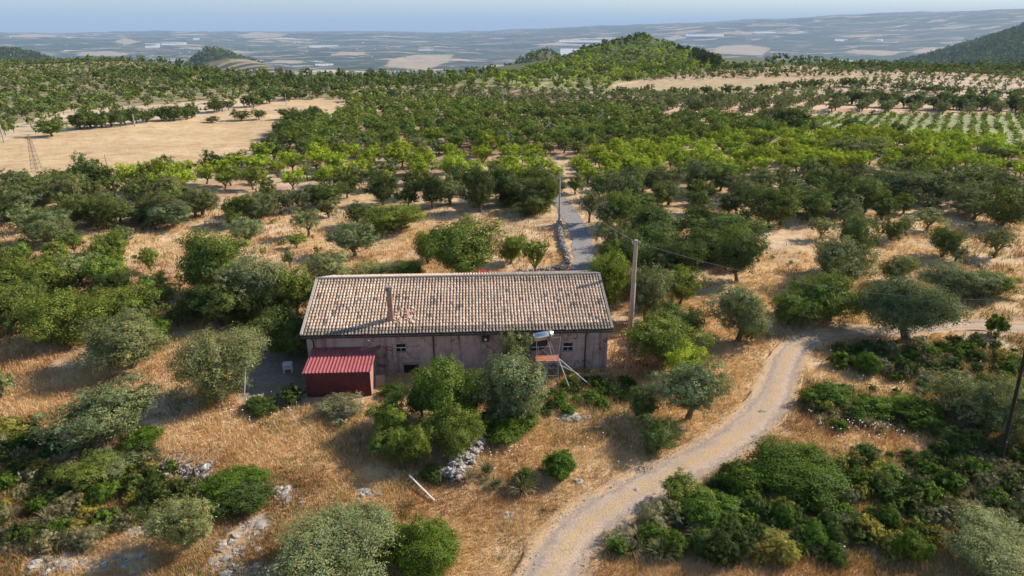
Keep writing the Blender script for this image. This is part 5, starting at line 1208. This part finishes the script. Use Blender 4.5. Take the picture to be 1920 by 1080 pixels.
# wooded hills farther off
def wood(name, az, r, rad, sp, kinds, rr, label, cond=None, seed=1):
    a = math.atan((az-960)/FPX/1.05); cx, cy = r*math.sin(a), r*math.cos(a); rg = np.random.default_rng(seed)
    n = int(2*rad/sp); X, Y = np.meshgrid(np.linspace(-rad, rad, n), np.linspace(-rad, rad, n)); X = X+rg.uniform(-.45, .45, X.shape)*sp+cx; Y = Y+rg.uniform(-.45, .45, Y.shape)*sp+cy
    X, Y = X.ravel(), Y.ravel(); Z = H(X, Y); px, py, d = proj(X, Y, Z); m = (px > -60) & (px < 2080) & visible(X, Y, Z, 6)
    if cond is not None: m &= cond(X, Y, Z, px, py)
    X, Y, Z = X[m], Y[m], Z[m]; it = []
    for i in range(len(X)): R = rg.uniform(*rr); it.append((kinds[int(rg.integers(0, len(kinds)))], X[i], Y[i], Z[i], R, R*rg.uniform(.8, 1.2), .3, rg.uniform(.75, 1.2)))
    print(name, len(it)); mass(name, it, label, 'woodland')
hh = lambda *a: (lambda X, Y: hump(X, Y, *a))
wood('mountain_wood', 2080, 3000, 1500, 17, ['pine', 'dcarob', 'carob'], (8.0, 11.0), 'dark wood covering the mountain slope at right', lambda X, Y, Z, px, py: (hh(2230, 3200, 1, (1300, 1500), 1300, 1)(X, Y) + hh(2030, 2000, 1, (450, 800), 500, 1)(X, Y)) > .28, 31)
wood('hill_wood', 40, 2600, 760, 15, ['pine', 'dcarob'], (7, 9), 'dark wood on the low hill at the left edge', lambda X, Y, Z, px, py: hh(30, 2600, 1, (680, 330), 500, 1)(X, Y) > .28, 32)
wood('knoll_wood', 392, 2070, 260, 11, ['dcarob', 'dolive'], (3.0, 4.6), 'dark trees on top of the terraced knoll', lambda X, Y, Z, px, py: hh(392, 2070, 1, (140, 150), 160, 1)(X, Y) > .35, 33)
wood('ridge_scrub', 1022, 950, 170, 9, ['dcarob', 'dalmond'], (2.0, 3.6), 'sparse dark bushes on the small brown hill behind the central one', None, 34)
wood('rim_wood', 600, 470, 420, 9, ['dcarob', 'carob', 'olive'], (1.3, 2.3), 'trees on the falling rim of the plateau', lambda X, Y, Z, px, py: (dd_out(X, Y) > 0) & (dd_out(X, Y) < 90) & (np.abs(px-1180) > 250), 35)
# pines on the back ridge of the central hill
def silh(X, Y, Z, px, py): return (px > 1080) & (px < 1215) & (hump(X, Y, 1208, 590, 25, (84, 66), 95, .62) > 6) & (np.hypot(X, Y) > 575)
wood('crest_wood', 1150, 620, 90, 6, ['pine', 'dcarob'], (2.4, 3.4), 'dark pines along the crest of the central hill', silh, 36)

# ------------------------------------------------------------------ dry grass, weeds and wild flowers
def lonk(x, y, margin): return dist_line(x, y, TRACK, 3) > margin
def grass(name, n, seed, hgt, pal, label, cat, cond, blades=5, y0=395, y1=1180, wpx=.75, x0=-260, x1=2180, spread=1.0):
    rg = np.random.default_rng(seed); px = rg.uniform(x0, x1, n); py = y0 + (y1-y0)*rg.random(n)**.8
    u = (px-960)/FPX; v = (py-540)/FPX; dz = -(SP+v*CP); t = CAM_H/(-dz); x, y = u*t, (CP-v*SP)*t
    m = clear(x, y, 0, .15) & cond(x, y, px, py); x, y, px, py = x[m], y[m], px[m], py[m]
    z = H(x, y); dd = np.hypot(x, y); n = len(x); k = np.repeat(np.arange(n), blades); N = len(k)
    sc = (dd[k]/30)**.45; sp = .16*sc*spread
    bx = x[k]+rg.normal(0, 1, N)*sp; by = y[k]+rg.normal(0, 1, N)*sp; bz = z[k]-.02
    h = rg.uniform(hgt[0], hgt[1], N)*sc*(.6+.8*fbm(bx/3, by/3, 31, 2)); a = rg.uniform(0, 6.28, N); le = rg.normal(0, .35, (N, 2))*h[:, None]
    w = wpx*.5*dd[k]/FPX*1.9*rg.uniform(.6, 1.3, N)
    V = np.empty((N, 3, 3)); V[:, 0] = np.stack([bx-np.cos(a)*w, by-np.sin(a)*w, bz], 1); V[:, 1] = np.stack([bx+np.cos(a)*w, by+np.sin(a)*w, bz], 1); V[:, 2] = np.stack([bx+le[:, 0], by+le[:, 1], bz+h], 1)
    pal = np.array(pal); f = fbm(x/3.5, y/3.5, 41, 3); ci = np.clip(((f-.28)/.44)*len(pal) + rg.normal(0, .7, n), 0, len(pal)-1).astype(int)
    c = pal[ci][k]*rg.uniform(.8, 1.2, (N, 1)); c = np.repeat(c, 3, 0)
    o = mk(name, V.reshape(-1, 3), np.arange(N*3).reshape(N, 3), M_LEAFS, None, False, c); tag(o, label, cat, None, 'stuff'); print(name, N)
def on_grass(x, y, px, py):
    m = lonk(x, y, 1.35) & (dist_line(x, y, ROAD, 2) > 1.35) & ~inpoly(px, py, YARD)
    for o_ in OUTCROP: m &= ~(inpoly(px, py, o_) & (vn(x*3, y*3, 2) > .3))
    return m
grass('dry_grass', 120000, 51, (.10, .34), [(.44, .24, .11), (.60, .37, .175), (.70, .47, .25), (.76, .56, .34), (.68, .44, .21)], 'golden dry grass covering the ground around the farmhouse', 'dry grass', lambda x, y, px, py: on_grass(x, y, px, py) & (fbm(x/5, y/5, 61, 3) > .30) & (fbm(x/4.5, y/4.5, 91, 4) < .68+.1*vn(x*4, y*4, 3)))
grass('track_grass', 9000, 52, (.04, .12), [(.58, .40, .18), (.66, .48, .26)], 'short dry grass on the crown of the gravel track', 'dry grass', lambda x, y, px, py: (dist_line(x, y, TRACK, 2) < .42), 4)
grass('green_weeds', 30000, 53, (.12, .40), [(.09, .12, .035), (.14, .17, .05), (.24, .23, .09), (.40, .30, .13)], 'patches of greenish weeds between the bushes', 'weeds',
      lambda x, y, px, py: on_grass(x, y, px, py) & ((fbm(x/6, y/6, 71, 3) > .60) | inpoly(px, py, SCR_R1) | inpoly(px, py, SCR_R3) | inpoly(px, py, SCR_L) | inpoly(px, py, SCR_R2) | inpoly(px, py, SCR_C)), 6)
# tussocks with arching blades in the scrub
def tussock_mesh(seed):
    rg = np.random.default_rng(seed); n = 170; V = []; F = []; C = []
    for i in range(n):
        a = rg.uniform(0, 6.28); l = rg.uniform(.6, 1.1); out = rg.uniform(.25, .95); w = .022; c = rg.uniform(.7, 1.25); ca, sa = math.cos(a), math.sin(a); b = len(V)
        for t in (0, .4, .75, 1.0):
            rr_ = out*t**1.5*l; hh_ = l*(1.15*t-.55*t*t*out*1.4); ww = w*(1-t*.9); V += [(ca*rr_-sa*ww, sa*rr_+ca*ww, hh_), (ca*rr_+sa*ww, sa*rr_-ca*ww, hh_)]; C += [(c, c, c)]*2
        for q in range(3): F.append((b+2*q, b+2*q+1, b+2*q+3, b+2*q+2))
    o = mk('tussock', V, F, M_LEAF, None, False, np.array(C)); me = o.data; bpy.data.objects.remove(o); return me
TU = [tussock_mesh(k) for k in range(3)]
rg = random.Random(3); cnt = 0
for poly, n, wd in ((SCR_R3, 60, 'on the lower right slope'), (SCR_L, 34, 'in the lower left scrub'), (SCR_R2, 16, 'near the bright bush row'), ([(850, 880), (1010, 890), (1030, 930), (900, 935), (860, 920)], 10, 'by the foot of the dry stone wall')):
    xs = [p[0] for p in poly]; ys = [p[1] for p in poly]; k = 0
    while k < n:
        a, b = rg.uniform(max(min(xs), -20), min(max(xs), 1940)), rg.uniform(min(ys), max(ys))
        if not inpoly(a, b, poly): continue
        x, y, z = P(a, b); k += 1
        if dist_line([x], [y], TRACK)[0] < 1.9: continue
        o = bpy.data.objects.new('grass_tussock', TU[k % 3]); COL.objects.link(o); s_ = rg.uniform(.55, 1.05); o.location = (x, y, z-.03); o.scale = (s_, s_, s_*rg.uniform(.8, 1.2)); o.rotation_euler = (0, 0, rg.uniform(0, 6.28))
        o.color = rg.choice([(.22, .22, .11, 1), (.34, .28, .14, 1), (.15, .18, .07, 1), (.42, .33, .2, 1)]); tag(o, 'tussock of arching grass blades '+wd, 'grass tussock', 'grass tussocks '+wd)
mb = MB(); rg = random.Random(21); o = TRACK[0]
for k in range(420):
    i = rg.randrange(20, len(TRACK)-200); w = rg.choice((-1, 1))*rg.gauss(1.3, .35); t_ = TRACK[i+1]-TRACK[i]; t_ = t_/np.linalg.norm(t_); p = TRACK[i]+np.array((t_[1], -t_[0]))*w
    s_ = rg.uniform(.015, .04)*(1.8 if rg.random() < .05 else 1); rock_mesh(mb, (p[0], p[1], float(H(*p))+.06), (s_*1.2, s_, s_*.7), rg)
tag(mb.build('loose_stones', M_ROCK, None, cols=True), 'small loose stones on and beside the gravel track', 'stones', None, 'stuff')
# umbels of wild carrot
M_FLOW = noisemat('white_umbels', (.70, .70, .64), (.85, .85, .8), 9, .9)
mb = MB(); rg = random.Random(8)
for poly, n in (([(870, 790), (960, 790), (980, 850), (930, 900), (860, 900)], 90), ([(1510, 780), (1700, 780), (1720, 840), (1560, 830)], 110), ([(400, 745), (560, 740), (560, 800), (420, 810)], 60), ([(180, 610), (330, 680), (320, 740), (200, 700)], 40),
                ([(1540, 640), (1920, 660), (1900, 740), (1560, 720)], 80), ([(1080, 790), (1300, 760), (1320, 880), (1100, 880)], 40), ([(1120, 600), (1330, 700), (1320, 740), (1160, 700)], 60), ([(1300, 880), (1900, 880), (1900, 1040), (1300, 1040)], 50), ([(0, 620), (110, 640), (120, 700), (0, 700)], 25), ([(300, 540), (420, 540), (400, 600), (320, 600)], 40), ([(780, 490), (1060, 490), (1060, 520), (780, 522)], 40)):
    xs = [p[0] for p in poly]; ys = [p[1] for p in poly]; k = 0
    while k < n:
        a, b = rg.uniform(min(xs), max(xs)), rg.uniform(min(ys), max(ys)); k += 1
        if not inpoly(a, b, poly): continue
        x, y, z = P(a, b); h = rg.uniform(.2, .5); r = rg.uniform(.025, .05)
        if dist_line([x], [y], TRACK)[0] < 1.7 or not clear(x, y, 0, .15): continue
        vs = [(x+math.cos(t*1.047)*r, y+math.sin(t*1.047)*r, z+h+rg.uniform(-.01, .01)) for t in range(6)]+[(x, y, z+h-.05)]
        mb.add(vs, [(0, 1, 2, 3, 4, 5)]+[((i+1) % 6, i, 6) for i in range(6)]); mb.bar((x, y, z), (x, y, z+h-.04), .008)
tag(mb.build('wild_flowers', M_FLOW), 'white umbels of wild carrot standing in the weeds', 'wild flowers', None, 'stuff')
# dead stalks lying and standing here and there
# ------------------------------------------------------------------ lowland: greenhouses and farm buildings
pfar = P
M_GH = noisemat('greenhouse_film', (.42, .42, .41), (.62, .61, .59), .02, .6)
M_FARW = noisemat('whitewash', (.55, .53, .5), (.78, .76, .72), .05, .9); M_FARR = noisemat('far_roof', (.30, .18, .12), (.42, .27, .2), .05, .9)
GH = [((272, 82, 300, 90), 'slanting white greenhouse block at left in the lowland'), ((302, 81, 350, 85), 'long white greenhouse right of the slanting block'), ((580, 86, 634, 90), 'low white greenhouse left of centre'),
      ((1285, 65, 1357, 69), 'bright long greenhouse above the pine shoulder'), ((1412, 60, 1454, 63), 'farther thin greenhouse right of the bright long one'), ((1048, 76, 1128, 80), 'pale greenhouse field beside the central hill'),
      ((1050, 92, 1105, 99), 'white sheds field just left of the central hill'), ((1565, 74, 1656, 78), 'ragged row of white greenhouses at right'), ((1828, 76, 1846, 79), 'little white greenhouse at far right'), ((362, 72, 374, 75), 'tiny greenhouse above the long one'), ((590, 121, 625, 124), 'white farm sheds below the low greenhouse'), ((784, 94, 812, 96), 'white sheds above the big tan field')]
for (x0, y0, x1, y1), lb in GH:
    a, b_, c_, e = pfar(x0, y1), pfar(x1, y1), pfar(x1, y0), pfar(x0, y0); o = Vector(a); nsp = 14; mb = MB(); base = min(a[2], b_[2], c_[2], e[2])-2; hz = max(a[2], b_[2], c_[2], e[2])+5
    A_, B_, C_, D_ = [Vector((q[0], q[1], 0)) for q in (a, b_, c_, e)]
    for k in range(nsp):
        f0, f1 = k/nsp, (k+.995)/nsp; pts = [A_.lerp(B_, f0), A_.lerp(B_, f1), D_.lerp(C_, f1), D_.lerp(C_, f0)]; r0 = (pts[0]+pts[1])/2; r1 = (pts[2]+pts[3])/2; v = []
        za, zb_ = a[2]+4, e[2]+4
        for i, q in enumerate(pts): v.append((q.x-o.x, q.y-o.y, (a[2] if i < 2 else e[2])-2-o.z))
        for i, q in enumerate(pts): v.append((q.x-o.x, q.y-o.y, (za if i < 2 else zb_)-o.z))
        v += [(r0.x-o.x, r0.y-o.y, za+3-o.z), (r1.x-o.x, r1.y-o.y, zb_+3-o.z)]
        mb.add(v, [(0, 1, 5, 8, 4), (1, 2, 6, 5), (2, 3, 7, 9, 6), (3, 0, 4, 7), (4, 8, 9, 7), (8, 5, 6, 9)])
    tag(mb.build('greenhouse', M_GH, None, loc=tuple(o)), lb, 'greenhouse')
rg = random.Random(12)
mb = MB(); mb.box(-1, -.5, -.3, 1, .5, .55); mb.add([(-1, -.5, .55), (1, -.5, .55), (1, .5, .55), (-1, .5, .55), (-1, 0, .8), (1, 0, .8)], [(3, 4, 0), (1, 5, 2)]); wm = mb.build('walls', M_FARW).data
mb = MB(); mb.add([(-1.05, -.55, .56), (1.05, -.55, .56), (1.05, 0, .83), (-1.05, 0, .83), (-1.05, .55, .56), (1.05, .55, .56)], [(0, 1, 2, 3), (3, 2, 5, 4)]); rm_ = mb.build('roof', M_FARR).data
for q in [o for o in COL.objects if o.data in (wm, rm_) and o.parent is None]: bpy.data.objects.remove(q)
ZB = [(0, 700, 62, 95), (270, 480, 88, 112), (560, 980, 62, 110), (820, 1080, 66, 95), (1380, 1900, 45, 118), (1100, 1900, 50, 80), (640, 900, 84, 100)]
for k in range(95):
    z_ = ZB[k % len(ZB)]; a, b = rg.uniform(z_[0], z_[1]), rg.uniform(z_[2], z_[3]); x, y, z = pfar(a, b); r = math.hypot(x, y)
    if r < 2600 or r > 24000: continue
    s_ = rg.uniform(6, 11)*(r/6000)**.35; t = thing('farm_building', 'tiny pale farm building among the lowland fields', 'farm building', (x, y, z), rg.uniform(0, 3.1), 'farm buildings of the lowland'); t.scale = (s_*rg.uniform(1, 2.2), s_, s_*.8)
    for me, nm in ((wm, 'walls'), (rm_, 'roof')): o = bpy.data.objects.new(nm, me); COL.objects.link(o); o.parent = t

# ------------------------------------------------------------------ the air: pale haze between here and the coast
mb = MB(); mb.box(-60000, -400, -720, 60000, 89000, 780); hz = mb.build('haze', None); tag(hz, 'pale blue summer haze', 'haze', None, 'stuff')
m = bpy.data.materials.new('haze'); m.use_nodes = True; nt = m.node_tree; nt.nodes.clear(); out = node(nt, 'ShaderNodeOutputMaterial'); pv = node(nt, 'ShaderNodeVolumePrincipled')
pv.inputs['Color'].default_value = (.54, .74, 1.0, 1); pv.inputs['Density'].default_value = 6.0e-5; pv.inputs['Anisotropy'].default_value = 0.0
nt.links.new(pv.outputs[0], out.inputs['Volume']); hz.data.materials.append(m)
